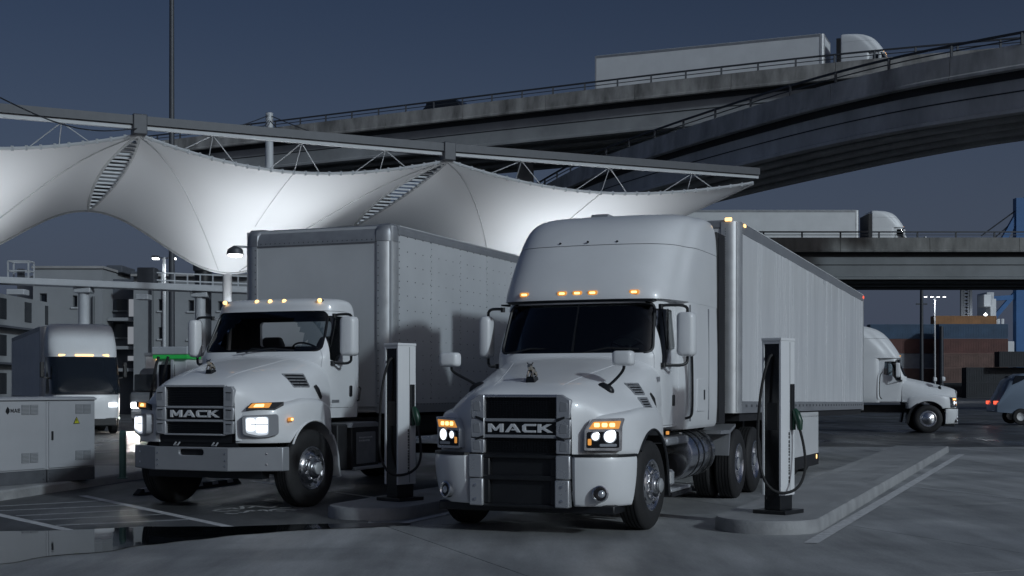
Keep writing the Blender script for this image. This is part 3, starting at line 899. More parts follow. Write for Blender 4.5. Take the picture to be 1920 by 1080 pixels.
        fm = fR = cut(fm, arch_cut(0, .53, .655, .52, 1.5)) if s > 0 else mirror_mesh(fR)
        fo = place('fender', fm, 'paint', t, 40)
        # rolled lip and trailing panel behind the wheel
        lip = [(s * 1.225, .655 * math.cos(a), .53 + .655 * math.sin(a)) for a in [R(d) for d in range(34, 150, 6)]]
        MB().tube(lip, .014, 6).build('arch_lip', 'paint', fo)
        tr = [(s * 1.13, .655 * math.cos(R(d)) , .53 + .655 * math.sin(R(d))) for d in (42, 28, 12, 0)] + [(s * 1.13, .70, .38)]
        q = MB()
        for i in range(len(tr) - 1):
            a, b = Vector(tr[i]), Vector(tr[i + 1])
            q.add([a + Vector((s * dx, dy, 0)) for dx, dy in ((-.35, 0), (.10, 0), (.10, .045), (-.35, .045))] + [b + Vector((s * dx, dy, 0)) for dx, dy in ((-.35, 0), (.10, 0), (.10, .045), (-.35, .045))],
                  [(0, 1, 5, 4), (1, 2, 6, 5), (2, 3, 7, 6), (3, 0, 4, 7), (0, 3, 2, 1), (4, 5, 6, 7)])
        q.build('fender_tail', 'paint' if s > 0 else 'black', fo, 30)
        # headlamp: dark bezel, reflector bowl, lit units, clear lens
        T = Matrix.Translation((s * .935, -.885, 1.135)) @ Matrix.Rotation(s * R(33), 4, 'Z')
        bez = MB().prism(rpoly([(-.245, .125), (.23, .145), (.235, -.12), (.10, -.16), (-.05, -.165), (-.235, -.125)], .04), 'y', -.035, .10, T).build('headlight', 'bumper_grey', fo, bevel=.008)
        MB().prism(rpoly([(-.20, .105), (.10, .112), (.10, -.125), (-.03, -.135), (-.19, -.10)], .035), 'y', -.043, -.036, T).build('lamp_housing', 'head_glow', bez, 0)
        for k, (x0, x1, z0, z1) in enumerate(((-.185, -.075, -.075, .09), (-.06, .085, -.10, .10))):
            MB().prism(rrect(x0, x1, z0, z1, .03), 'y', -.050, -.044, T).build('lamp', 'head_lamp', bez, 0)
        MB().bar((-.13, -.052, .01), (.09, -.052, .01), .012, .010, T).build('lamp_bar', 'bumper_grey', bez, 0)
        T2_ = Matrix.Translation((s * .93, -.865, 1.375)) @ Matrix.Rotation(s * R(33), 4, 'Z') @ Matrix.Rotation(R(-22), 4, 'X')
        tb = MB().prism(rpoly([(-.20 * s, -.035), (-.13 * s, .045), (.30 * s, .06), (.18 * s, -.03)], .012), 'y', -.03, .09, T2_).build('turn_signal', 'black', fo, bevel=.005)
        MB().prism(rpoly([(-.17 * s, -.027), (-.115 * s, .036), (.14 * s, .045), (.10 * s, -.024)], .010), 'y', -.036, -.028, T2_).build('turn_lens', 'amber', tb, 0)
        MB().prism(rpoly([(-.10 * s, -.015), (-.07 * s, .022), (.04 * s, .026), (.03 * s, -.014)], .008), 'y', -.040, -.0365, T2_).build('turn_bulb', 'amber_hot', tb, 0)
    MB().prism(rrect(-.62, -.53, 1.185, 1.235, .008), 'x', 1.185, 1.222).build('side_marker', 'amber', t, bevel=.004)
    MB().prism(rrect(-.60, -.55, 1.195, 1.225, .008), 'x', 1.21, 1.226).build('side_marker_bulb', 'amber_hot', t, 0)
    side_x, top_z = caster(hood)
    vent_slats(hood, side_x, (-.17, .15), (1.64, 1.81), 4)
    MB().tube([(1.075, .28, 1.66), (1.095, .31, 1.61), (1.10, .37, 1.50), (1.08, .40, 1.46)], [.022, .03, .034, .02], 8).build('hood_latch', 'black', hood)
    bulldog(hood, 0, -.66, top_z(0, -.66) - .012, 1.1)
    # --- grille
    g = MB().box(-.55, .55, -.97, -.90, .90, 1.63).build('grille', 'black', t, 0)
    for z0, z1, n in ((1.385, 1.635, 11), (1.015, 1.18, 7)):
        for i in range(n):
            z = z0 + (z1 - z0) * (i + .5) / n
            MB().box(-.45, .45, -.992, -.968, z - .006, z + .005).build('grille_slat', 'black_gloss', g, 0)
    for z0, z1 in ((1.635, 1.665), (1.355, 1.385), (1.175, 1.205), (.995, 1.018)):
        MB().box(-.48, .48, -1.03, -.97, z0, z1).build('grille_bar', 'grille_grey', g, bevel=.006)
    MB().box(-.455, .455, -1.005, -.968, 1.206, 1.354).build('name_plate', 'black_gloss', g, 0)
    letters('MACK', g, 'letter_chrome', -.385, .385, 1.236, 1.330, -1.028, .03)
    for s in (-1, 1):
        for (z0, z1, a, b) in ((1.375, 1.645, .0, .05), (1.19, 1.372, .03, .03), (1.00, 1.187, .05, .0)):
            p = [(s * .455, z0), (s * .60, z0 + a * .4), (s * .615, z1 - b), (s * .575 if b > .04 else s * .60, z1), (s * .455, z1)]
            fr = MB().prism(p, 'y', -1.035, -.95).build('grille_frame', 'grille_grey', g, bevel=.010)
            zm = (z0 + z1) / 2
            MB().prism([(s * .500, zm - .045), (s * .575, zm - .05), (s * .575, zm + .04), (s * .515, zm + .045)], 'y', -1.0395, -1.033).build('frame_recess', 'bumper_grey', fr, 0)
            MB().prism([(s * .50, zm + .048), (s * .58, zm + .043), (s * .58, zm + .056), (s * .50, zm + .061)], 'y', -1.0405, -1.033).build('frame_slot', 'black', fr, 0)
    MB().box(-.62, .62, -.95, -.86, .83, 1.0).build('valance', 'black', t, 0)
    for x in (-.30, .30):
        MB().tube([(x - .03, -.97, .90), (x - .03, -1.02, .86), (x + .03, -1.02, .86), (x + .03, -.97, .90)], .012, 6).build('tow_hook', 'bumper_grey', t)
    # --- bumper
    bp = [(-1.21, -.66), (-1.17, -.74), (-.56, -1.10), (.56, -1.10), (1.17, -.74), (1.21, -.66), (1.21, -.55), (-1.21, -.55)]
    bpp = rpoly(bp[:6], .02, 2)
    bm_ = MB().prism([(-1.21, -.62), (-1.18, -.735), (-.57, -1.10), (.57, -1.10), (1.18, -.735), (1.21, -.62), (1.17, -.60), (1.14, -.70), (.55, -1.05), (-.55, -1.05), (-1.14, -.70), (-1.17, -.60)], 'z', .53, .845).mesh()
    hole = MB().prism(rrect(-.19, .19, .735, .815, .035), 'y', -1.3, -.9).mesh()
    bmp = place('bumper', cut(bm_, hole), 'bumper_grey', t, 30, bevel=.012)
    MB().box(-.20, .20, -1.045, -1.02, .72, .83).build('bumper_opening', 'black', bmp, 0)
    bolts = MB()
    for x in (-.53, .53):
        for z in (.60, .67, .76): bolts.lathe([(.012, -1.10), (.012, -1.108), (.001, -1.11)], 8, 'y', Matrix.Translation((x, 0, z)), cap=False)
    for s in (-1, 1):
        for z in (.62, .76):
            bolts.lathe([(.014, 0), (.014, -.008), (.001, -.01)], 8, 'y', Matrix.Translation((s * 1.0, -.845, z)) @ Matrix.Rotation(s * R(31), 4, 'Z'), cap=False)
    bolts.build('bumper_bolts', 'chrome', bmp)
    MB().box(-.9, .9, -.80, -.62, .42, .56).build('underguard', 'black', t, 0)
    # --- running gear
    for s in (-1, 1): wheel(t, s * 1.20, 0, .53, s, 'front', R(-7))
    for s in (-1, 1): wheel(t, s * 1.20, 6.1, .53, s, 'drive', 0, True, True)
    MB().lathe([(.07, -1.0), (.07, 1.0)], 12, 'x', Matrix.Translation((0, 0, .50))).build('front_axle', 'chassis', t)
    MB().lathe([(.09, -1.0), (.09, 1.0)], 12, 'x', Matrix.Translation((0, 6.1, .53))).build('rear_axle', 'chassis', t)
    for s in (-1, 1):
        MB().box(s * .43 - .05, s * .43 + .05, -.8, 9.3, .80, 1.08).build('frame_rail', 'chassis', t, 0)
        MB().box(s * .98 - .10, s * .98 + .16, .80, 1.10, .45, 1.10).build('gear_case', 'chassis', t, bevel=.02)
        bx = MB().box(s * .75 - .12, s * .75 + .45, 1.12, 1.95, .44, 1.06).build('battery_box', 'chassis', t, bevel=.02)
        MB().prism(rrect(1.24, 1.82, .52, .98, .02), 'x', s * 1.195, s * 1.215).build('battery_cover', 'plate', bx, bevel=.004)
        MB().prism([(1.08, 1.05), (1.96, 1.05), (1.96, 1.10), (1.86, 1.125), (1.14, 1.125)], 'x', s * .75, s * 1.21).build('battery_lid', 'alu_dull', bx, bevel=.01)
        MB().box(s * 1.0, s * 1.235, 1.14, 2.75, .43, .48).build('step', 'alu', t, bevel=.008)
        MB().box(s * .9, s * 1.10, 1.98, 2.10, .5, 1.05).build('tread_panel', 'alu_dull', t, bevel=.01)
    pr = MB()       # two worn, unreadable lines of print on the battery cover
    for row, z in enumerate((.90, .855)):
        y = 1.30
        while y < 1.72 - row * .12:
            w = random.choice((.02, .03, .045)); pr.box(1.2155, 1.2175, y, y + w, z - random.choice((.008, .012)), z + random.choice((.010, .014))); y += w + random.choice((.008, .012))
    pr.build('cover_print', 'print_light', t, 0)
    MB().box(-1.0, 1.0, 2.2, 6.9, .90, 1.18).build('subframe', 'chassis', t, 0)
    # --- cargo box
    X, Y0, Y1, Z0, Z1 = 1.30, 2.15, 9.4, 1.24, 4.12
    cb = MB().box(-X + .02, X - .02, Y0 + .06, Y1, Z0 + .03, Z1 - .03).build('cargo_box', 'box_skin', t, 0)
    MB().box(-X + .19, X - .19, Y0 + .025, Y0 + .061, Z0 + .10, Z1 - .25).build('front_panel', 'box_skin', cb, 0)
    for s in (-1, 1):
        arc = [(s * (X - .2 + .2 * math.sin(a)), Y0 + .2 - .2 * math.cos(a)) for a in [R(d) for d in range(0, 91, 10)]]
        pts = [(s * (X - .24), Y0)] + arc + [(s * X, Y0 + .26), (s * (X - .03), Y0 + .26), (s * (X - .03), Y0 + .2)] + [(s * (X - .2 + .17 * math.sin(a)), Y0 + .2 - .17 * math.cos(a)) for a in [R(d) for d in range(90, -1, -15)]] + [(s * (X - .24), Y0 + .03)]
        MB().prism(pts, 'z', Z0, Z1 - .225).build('corner_post', 'alu', cb, 35)
        # cast cap on the top corner
        cap = [[(s * (X - .30), Y0 - .006 + dy, z), (s * (X - .10), Y0 - .006 + dy, z), (s * (X + .006 - dx), Y0 + .10, z), (s * (X + .006 - dx), Y0 + .28, z), (s * (X - .30), Y0 + .28, z)] for z, dx, dy in ((Z1 - .26, 0, 0), (Z1 - .12, 0, 0), (Z1 - .03, .02, .05), (Z1 + .012, .08, .16))]
        MB().loft(cap, 1, 2).build('corner_cap', 'alu_dull', cb, 50)
        # side panels, each a sheet of its own with a lapped seam
        n = 6
        for i in range(n):
            a = Y0 + .27 + (Y1 - Y0 - .30) * i / n; b = Y0 + .27 + (Y1 - Y0 - .30) * (i + 1) / n
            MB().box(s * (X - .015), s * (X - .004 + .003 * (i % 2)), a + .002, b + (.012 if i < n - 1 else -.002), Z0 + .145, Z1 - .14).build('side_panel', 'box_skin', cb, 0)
        MB().prism([(s * (X - .03), Z1 - .15), (s * (X + .006), Z1 - .15), (s * (X + .010), Z1 - .07), (s * (X - .005), Z1 - .055), (s * (X - .005), Z1 - .02), (s * (X - .05), Z1), (s * (X - .08), Z1 - .02)], 'y', Y0 + .24, Y1).build('top_rail', 'alu_dull', cb, 30)
        MB().prism([(s * (X - .03), Z0), (s * (X + .004), Z0), (s * (X + .008), Z0 + .14), (s * (X - .03), Z0 + .15)], 'y', Y0 + .27, Y1).build('bottom_rail', 'alu_dull', cb, 30)
    pr = [(Y0 + .23, Z1 - .27), (Y0 - .002, Z1 - .27), (Y0 - .002, Z1 - .20), (Y0 + .03, Z1 - .10), (Y0 + .09, Z1 - .035), (Y0 + .2, Z1 + .004), (Y0 + .3, Z1 + .004), (Y0 + .3, Z1 - .1)]
    MB().prism(pr, 'x', -X + .26, X - .26).build('front_top_rail', 'alu_dull', cb, 30)
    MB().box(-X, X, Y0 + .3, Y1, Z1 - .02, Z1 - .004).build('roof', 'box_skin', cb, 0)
    rv = MB()
    def rivet(x, y, z, ax, s=1):
        r = .0075
        if ax == 'y': rv.prism([(x - r, z - r), (x + r, z - r), (x + r, z + r), (x - r, z + r)], 'y', y - .004, y + .004)
        else: rv.prism([(y - r, z - r), (y + r, z - r), (y + r, z + r), (y - r, z + r)], 'x', x - .004, x + .004)
    for i in range(24): rivet(-.98 + 1.96 * i / 23, Y0 - .002, Z1 - .235, 'y')
    for s in (-1, 1):
        for i in range(22): rivet(s * (X - .215), Y0, Z0 + .15 + 2.4 * i / 21, 'y')
    for i in range(7):
        for k in range(5):
            y = Y0 + .27 + (Y1 - Y0 - .30) * (i / 6) + .28 * k
            if y > Y1 - .1 or i == 6: continue
            m_ = 26 if k == 0 else 12
            for j in range(m_): rivet(X - .002, y + .02, Z0 + .22 + 2.5 * j / (m_ - 1), 'x')
    for i in range(60): rivet(X + .0075, Y0 + .35 + i * .115, Z0 + .13, 'x')
    rvo = rv.build('rivets', 'rivet', cb, 0); rvo['kind'] = 'stuff'
    return t
box_truck = build_box_truck()
# ---------------------------------------------------------------- highway tractor (white, right)
def build_tractor(name, label, loc, rz, detail=True):
    t = thing(name, label, 'truck', loc, rz)
    paint = 'paint' if detail else 'truck_far'
    cabl = [(1.14, 1.06, .66, 1.72, .28, .06), (1.5, 1.075, .65, 1.72, .28, .06), (2.0, 1.08, .64, 1.72, .28, .06), (2.06, 1.075, .66, 1.72, .28, .06),
            (2.40, 1.05, .80, 1.72, .28, .06), (2.70, 1.03, .94, 1.72, .28, .06), (2.80, 1.02, .98, 1.72, .28, .06)]
    wsp = rpoly([(-1.0, 2.05), (1.0, 2.05), (.95, 2.67), (-.95, 2.67)], .09, 5)
    ws_cut = lambda: MB().prism(wsp, 'y', 0, 1.42).mesh()
    sp = rpoly([(.93, 1.88), (.96, 2.60), (1.50, 2.60), (1.54, 2.12), (1.22, 2.07), (1.08, 1.88)], .035, 3)
    sw_cut = lambda: MB().prism(sp, 'x', -1.5, 1.5).mesh()
    dp = [(.80, 1.16), (.80, 2.0), (.84, 2.70), (1.58, 2.70), (1.60, 2.4), (1.60, 1.22), (1.52, 1.16)]
    shell = cut(ring_loft(cabl), ring_loft(cabl, .06), ws_cut(), sw_cut())
    if detail:
        cab = place('cab', cut(shell, MB().prism(rpoly(dp, .04), 'x', .8, 1.3).mesh()), paint, t, 35)
        sh2 = cut(ring_loft(cabl), ring_loft(cabl, .05), sw_cut(), ws_cut())
        dpi = [(a + (.006 if a < 1.2 else -.006), b + (.006 if b < 1.9 else -.006)) for a, b in dp]
        door = place('door', boolean(sh2, MB().prism(rpoly(dpi, .04), 'x', .8, 1.3).mesh(), 'INTERSECT'), paint, t, 35)
    else:
        cab = door = place('cab', shell, paint, t, 35)
    gs = cut(ring_loft(cabl, .012), ring_loft([(z + .03, w, yf, yb, rf, rb) if i == 0 else (z, w, yf, yb, rf, rb) for i, (z, w, yf, yb, rf, rb) in enumerate(cabl)], .022))
    place('windshield', boolean(gs.copy(), ws_cut(), 'INTERSECT'), 'glass', t, 60)
    for a, c in ((0, 1.5), (-1.5, 0)): place('side_window', boolean(gs.copy(), MB().prism(sp, 'x', a, c).mesh(), 'INTERSECT'), 'glass', cab, 60)
    def y_on(z, x):
        yf = .66 + (z - 2.06) * .28 / .64; w = 1.075 - (z - 2.06) * .07; u = abs(x) / w
        return yf + .28 * (.03 * u if u < .45 else .0135 + (u - .45) / .33 * .18 if u < .78 else .2 + (u - .78) / .18 * .40)
    MB().tube([(x * .985, y_on(z, x) + .012, z) for x, z in wsp], .022, 6, True).build('windshield_seal', 'black', t)
    MB().bar((0, .675, 2.07), (0, .955, 2.67), .022, .03).build('windshield_divider', 'black', t)
    for x in (-.55, .45): MB().tube([(x - .3, .66 + .02, 2.055), (x, .70, 2.115), (x + .38, .72, 2.10)], .011, 5).build('wiper', 'black', t)
    lin = cut(ring_loft(cabl, .062), ring_loft(cabl, .075), ws_cut(), sw_cut())
    place('cab_lining', lin, 'interior', cab, 40)
    seats_and_wheel(t, .95, 1.28, .55)
    # sleeper body
    sl = [(1.10, 1.17, 1.62, 3.34, .16, .10), (1.16, 1.205, 1.62, 3.36, .16, .10), (2.0, 1.215, 1.62, 3.36, .18, .10), (2.70, 1.20, 1.62, 3.36, .22, .10), (2.74, 1.20, 1.62, 3.36, .22, .10)]
    slm = ring_loft(sl, lit=1)
    slm = cut(slm, MB().box(-1.0, 1.0, 1.2, 2.2, 1.2, 2.68).mesh())
    slo = place('sleeper', slm, paint, t, 35)
    # roof fairing in two shells with a joint between
    f1 = [(2.72, 1.10, .86, 3.36, .38, .10, 1.205), (2.80, 1.105, .86, 3.36, .42, .10, 1.205), (3.05, 1.11, 1.00, 3.36, .50, .10, 1.205), (3.30, 1.11, 1.17, 3.36, .55, .10, 1.20), (3.43, 1.105, 1.27, 3.36, .58, .10, 1.20)]
    f2 = [(3.438, 1.105, 1.276, 3.36, .58, .10, 1.20), (3.58, 1.10, 1.40, 3.36, .60, .10, 1.195), (3.72, 1.09, 1.58, 3.36, .60, .10, 1.185), (3.83, 1.07, 1.82, 3.36, .56, .12, 1.16), (3.90, 1.03, 2.10, 3.35, .50, .14, 1.12), (3.935, .96, 2.40, 3.33, .40, .18, 1.04), (3.945, .80, 2.75, 3.25, .2, .2, .85)]
    ff = place('roof_fairing', ring_loft(f1, lit=1), paint, t, 40)
    f2o = place('roof_cap', ring_loft(f2), paint, t, 40)
    if detail:
        MB().prism([(-.95, 2.69), (.95, 2.69), (.95, 2.715), (-.95, 2.715)], 'y', .93, 1.2).build('visor_gap', 'black', ff, 0)
        MB().bar((-1.07, 1.36, 2.705), (-1.07, 3.3, 2.735), .3, .02).build('joint', 'black', ff, 0)
        MB().box(-.30, -.05, 2.32, 2.62, 3.90, 3.965).build('roof_hatch', 'bumper_grey', f2o, bevel=.015)
        sc_ = MB()
        for x, y, z in ((-.75, 1.42, 3.47), (-.38, 1.31, 3.475), (0, 1.28, 3.48), (.38, 1.31, 3.475), (.72, 1.41, 3.47)):
            sc_.lathe([(.013, .02), (.013, -.006), (.001, -.008)], 8, 'y', Matrix.Translation((x, y, z)), cap=False)
        sc_.build('fairing_screws', 'black', f2o)
        # grooves in the sleeper side
        for y in (1.75, 2.75): MB().box(1.20, 1.218, y, y + .012, 1.2, 2.68).build('side_seam', 'bumper_grey', slo, 0)
        MB().prism(rrect(2.12, 2.52, 1.32, 1.74, .02), 'x', 1.20, 1.221).build('locker_door', paint, slo, bevel=.004)
        MB().prism(rrect(2.44, 2.50, 1.47, 1.60, .01), 'x', 1.215, 1.226).build('locker_latch', 'black', slo, 0)
        MB().box(-1.19, 1.21, 3.37, 3.40, 1.15, 3.7).build('cab_extender', 'chassis', t, 0)
        for s in (-1, 1): MB().box(s * 1.17 - .02, s * 1.17 + .02, 3.36, 3.84, 1.12, 3.78).build('side_extender', 'chassis', t, bevel=.01)
    else:
        MB().box(-1.19, 1.19, 3.36, 3.60, 1.12, 3.7).build('side_extender', 'chassis', t, bevel=.01)
    for x in (-.72, -.20, 0, .20, .72): marker(ff, x, .875 + .045 * (abs(x) > .5), 2.80, .10, .036)
    # hood
    def sec(y, zc, xs, back=0.0): return [(x, y + (back * max(0, (abs(x) - .7) / .35)), z) for x, z in [(-a, b) for a, b in xs[::-1]] + [(0, zc)] + xs]
    H = [sec(-1.06, 1.545, [(.32, 1.55), (.47, 1.545), (.565, 1.49), (.59, 1.38), (.60, 1.1), (.60, .90)]),
         sec(-1.01, 1.595, [(.34, 1.595), (.50, 1.58), (.60, 1.51), (.645, 1.38), (.67, 1.1), (.67, .90)]),
         sec(-.85, 1.665, [(.36, 1.66), (.56, 1.63), (.72, 1.55), (.86, 1.43), (.96, 1.29), (.96, .90)]),
         sec(-.50, 1.755, [(.40, 1.745), (.64, 1.70), (.84, 1.60), (1.01, 1.47), (1.14, 1.33), (1.14, 1.0)]),
         sec(0.0, 1.87, [(.45, 1.86), (.74, 1.80), (.94, 1.69), (1.08, 1.52), (1.185, 1.36), (1.185, 1.16)]),
         sec(.50, 1.985, [(.49, 1.975), (.82, 1.915), (1.02, 1.79), (1.09, 1.54), (1.16, 1.34), (1.16, 1.12)]),
         sec(.72, 2.03, [(.51, 2.02), (.86, 1.975), (1.045, 1.87), (1.07, 1.55), (1.07, 1.25), (1.07, 1.12)], .17)]
    hood = MB().loft(H, 2, 2, closed=False, caps=False).build('hood', paint, t, 50)
    for s in (-1, 1):
        tz = caster(hood)[1]; cp = chaikin([(s * .40, -.92, 0), (s * .46, -.5, 0), (s * .60, .1, 0), (s * .74, .64, 0)], 3, False)
        MB().tube([(p.x, p.y, tz(p.x, p.y) - .006 - .008 * (abs(2 * i / (len(cp) - 1) - 1) ** 4)) for i, p in enumerate(cp)], .010, 8).build('crease', paint, hood, 60)
    for s in (1, -1):
        pl = [(.52, -.99), (.66, -.985), (.90, -.92), (1.08, -.80), (1.19, -.58), (1.225, -.2), (1.225, .30), (1.18, .62), (1.10, .74), (.52, .74)]
        def lev(z, ins): return [(s * max(.5, x - ins * (1 if x > .6 else 0)), y + (ins * .8 if y < -.5 else 0), z + (.07 * max(0, min(1, (y + .95) / .7)) if z > 1.2 else 0) - (max(0, y - .3) * .22 if z > 1.2 else 0)) for x, y in pl]
        fm = MB().loft([lev(.885, .01), lev(.90, .0), lev(1.10, 0), lev(1.24, .008), lev(1.31, .03), lev(1.34, .09), lev(1.36, .22), lev(1.37, .38)], 2, 1).mesh()
        fm = fR = cut(fm, arch_cut(0, .51, .64, .5, 1.5)) if s > 0 else mirror_mesh(fR)
        fo = place('fender', fm, paint, t, 40)
        lip = [(s * 1.215, .64 * math.cos(a), .51 + .64 * math.sin(a)) for a in [R(d) for d in range(8, 142, 6)]]
        MB().tube(lip, .016, 6).build('arch_lip', 'black', fo)
        tr = [(s * 1.13, .64 * math.cos(R(d)), .51 + .64 * math.sin(R(d))) for d in (62, 46, 30, 14, 0)] + [(s * 1.13, .68, .34)]
        q = MB()
        for i in range(len(tr) - 1):
            a, b = Vector(tr[i]), Vector(tr[i + 1]); sh = ((-.4, 0), (.09, 0), (.09, .08), (-.4, .08))
            q.add([a + Vector((s * dx, dy, 0)) for dx, dy in sh] + [b + Vector((s * dx, dy, 0)) for dx, dy in sh],
                  [(0, 1, 5, 4), (1, 2, 6, 5), (2, 3, 7, 6), (3, 0, 4, 7), (0, 3, 2, 1), (4, 5, 6, 7)])
        q.build('fender_tail', 'black', fo, 30)
        # headlamp
        T = Matrix.Translation((s * .915, -.925, 1.10)) @ Matrix.Rotation(s * R(29), 4, 'Z')
        pol = [(-.215 * s, .06), (-.13 * s, .185), (.235 * s, .195), (.205 * s, .10), (.20 * s, -.165), (-.22 * s, -.16)]
        bez = MB().prism(rpoly(pol, .02), 'y', -.035, .10, T).build('headlight', 'chrome', fo, bevel=.006)
        MB().prism(rpoly([(-.19 * s, .045), (.165 * s, .05), (.17 * s, -.13), (-.195 * s, -.13)], .02), 'y', -.041, -.034, T).build('lamp_housing', 'black_gloss', bez, 0)
        MB().prism(rpoly([(-.17 * s, .075), (-.115 * s, .155), (.19 * s, .165), (.165 * s, .078)], .012), 'y', -.042, -.034, T).build('turn_lens', 'amber', bez, 0)
        for k in range(3):
            x = (-.08 + k * .085) * s
            MB().prism(rrect(min(x - .03, x + .03), max(x - .03, x + .03), .098, .142, .012), 'y', -.046, -.0425, T).build('turn_bulb', 'amber_hot', bez, 0)
        for x, r in ((-.10 * s, .042), (.06 * s, .066)):
            lamp = MB().lathe([(r + .012, -.036), (r + .012, -.052), (r, -.056), (r, -.044)], 20, 'y', T @ Matrix.Translation((x, 0, -.005)), cap=False).build('lamp_ring', 'chrome', bez)
            MB().lathe([(r, -.046), (r * .8, -.056), (.001, -.062)], 20, 'y', T @ Matrix.Translation((x, 0, -.005)), cap=False).build('lamp', 'head_lamp', bez)
        MB().prism(rrect(-.18, -.14, -.10, -.03, .01) if s > 0 else rrect(.14, .18, -.10, -.03, .01), 'y', -.046, -.040, T).build('side_reflector', 'amber', bez, 0)
        MB().prism(rrect(-.05, .14, -.115, -.085, .01) if s > 0 else rrect(-.14, .05, -.115, -.085, .01), 'y', -.046, -.040, T).build('lamp_strip', 'lamp_dim', bez, 0)
    if detail:
        side_x, top_z = caster(hood)
        vent_slats(hood, side_x, (-.10, .14), (1.55, 1.67), 4)
        vent_slats(hood, side_x, (-.10, .14), (1.385, 1.505), 4)
        MB().tube([(1.075, .36, 1.56), (1.10, .39, 1.50), (1.105, .44, 1.38), (1.08, .48, 1.33)], [.020, .03, .034, .02], 8).build('hood_latch', 'black', hood)
        bulldog(hood, 0, -.72, top_z(0, -.72) - .012, 1.25)
    else:
        MB().box(-.5, .5, -1.0, -.98, 1.0, 1.5).build('grille_back', 'black', t, 0)
    # grille
    g = MB().box(-.51, .51, -1.03, -.95, .86, 1.52).build('grille', 'black', t, 0)
    if detail:
        msh = MB()
        for z0, z1 in ((1.285, 1.52), (.915, 1.07)):
            for i in range(46):
                x = -.41 + .82 * i / 45; msh.box(x - .003, x + .003, -1.045, -1.028, z0, z1)
            n = int((z1 - z0) / .022)
            for i in range(n + 1):
                z = z0 + (z1 - z0) * i / n; msh.box(-.415, .415, -1.042, -1.029, z - .0025, z + .0025)
        mo = msh.build('grille_mesh', 'black_gloss', g, 0); mo['kind'] = 'stuff'
        for z0, z1, m_ in ((1.52, 1.55, 'chrome'), (1.25, 1.285, 'bumper_grey'), (1.07, 1.105, 'bumper_grey')):
            MB().box(-.44, .44, -1.085, -1.03, z0, z1).build('grille_bar', m_, g, bevel=.006)
        MB().box(-.43, .43, -1.062, -1.03, 1.106, 1.249).build('name_plate', 'black_gloss', g, 0)
        letters('MACK', g, 'letter_chrome', -.385, .385, 1.132, 1.226, -1.085, .03)
    for s in (-1, 1):
        for (z0, z1, zi0, zi1, m_) in ((1.29, 1.55, 1.27, 1.55, 'bright_trim'), (1.075, 1.28, 1.06, 1.295, 'bright_trim'), (.90, 1.065, .90, 1.05, 'bright_trim')):
            top_in = .49 if z1 > 1.5 else .585
            p = [(s * .425, zi0), (s * .585, z0), (s * .595, z1 - (.06 if z1 > 1.5 else 0)), (s * top_in, z1), (s * .425, zi1)]
            fr = MB().prism(p, 'y', -1.095, -1.0).build('grille_frame', m_, g, bevel=.012)
            zm = (z0 + z1) / 2
            if detail: MB().prism([(s * .465, zm - .055), (s * .555, zm - .05), (s * .560, zm + .04), (s * .475, zm + .055)], 'y', -1.0985, -1.09).build('frame_recess', 'bumper_grey', fr, bevel=.004)
        MB().prism([(s * .43, 1.245), (s * .53, 1.29), (s * .53, 1.315), (s * .43, 1.285)], 'y', -1.105, -1.03).build('grille_arm', 'black', g, bevel=.006)
        MB().prism([(s * .43, 1.07), (s * .53, 1.04), (s * .53, 1.065), (s * .43, 1.10)], 'y', -1.105, -1.03).build('grille_arm', 'black', g, bevel=.006)
    # bumper: white corners, bright uprights, black centre
    bmp = MB().box(-.45, .45, -1.05, -.92, .30, .875).build('bumper', 'black', t, bevel=.01)
    for z0, z1 in ((.845, .885), (.60, .66), (.30, .34)): MB().box(-.44, .44, -1.105, -1.04, z0, z1).build('bumper_bar', 'black', bmp, bevel=.012)
    for s in (-1, 1):
        MB().box(min(s * .36, s * .44), max(s * .36, s * .44), -1.10, -1.04, .34, .85).build('bumper_side_bar', 'black', bmp, bevel=.012)
        for z0, z1, xo in ((.625, .885, 0), (.315, .618, -.01)):
            MB().loft([[(s * (.435 + xo), -1.14, z), (s * (.60 + xo), -1.135, z), (s * (.60 + xo), -1.02, z), (s * (.435 + xo), -1.02, z)] for z in (z0, z1)], 0, 0).build('bumper_upright', 'bright_trim', bmp, bevel=.014)
        MB().lathe([(.016, -1.14), (.016, -1.15), (.001, -1.152)], 10, 'y', Matrix.Translation((s * .51, 0, .545)), cap=False).lathe([(.016, -1.14), (.016, -1.15), (.001, -1.152)], 10, 'y', Matrix.Translation((s * .51, 0, .39)), cap=False).build('upright_bolts', 'chrome', bmp)
        pl = [(.605, -1.13), (.80, -1.105), (.98, -1.03), (1.12, -.90), (1.20, -.72), (1.215, -.60), (1.10, -.60), (.605, -.95)]
        def bl(z, d): return [(s * (x - d * (.9 if x > .7 else 0)), y + d * (1 if y < -.65 else 0), z) for x, y in pl]
        cn = MB().loft([bl(.33, .085), bl(.335, .075), bl(.42, .045), bl(.62, .012), bl(.80, 0), bl(.865, 0.004), bl(.872, .014)], 1, 1).build('bumper_corner', paint, bmp, 40)
        MB().loft([[(s * x, y, z) for x, y in pl] for z in (.875, .90)], 1, 0).build('bumper_gap', 'black', bmp, 0)
        T = Matrix.Translation((s * .915, -1.042, .475)) @ Matrix.Rotation(s * R(27), 4, 'Z') @ Matrix.Rotation(R(-4), 4, 'X')
        fl = MB().lathe([(.092, .05), (.092, -.015), (.080, -.022), (.074, -.01), (.066, .0), (.001, .004)], 28, 'y', T, cap=False).build('fog_light', 'chrome', cn)
        MB().lathe([(.072, -.004), (.066, -.006), (.045, -.003), (.001, -.003)], 24, 'y', T, cap=False).build('fog_bezel', 'black_gloss', fl)
        MB().lathe([(.040, -.004), (.03, -.014), (.001, -.02)], 18, 'y', T @ Matrix.Translation((.018 * s, 0, 0)), cap=False).build('fog_lens', 'lamp_dim', fl)
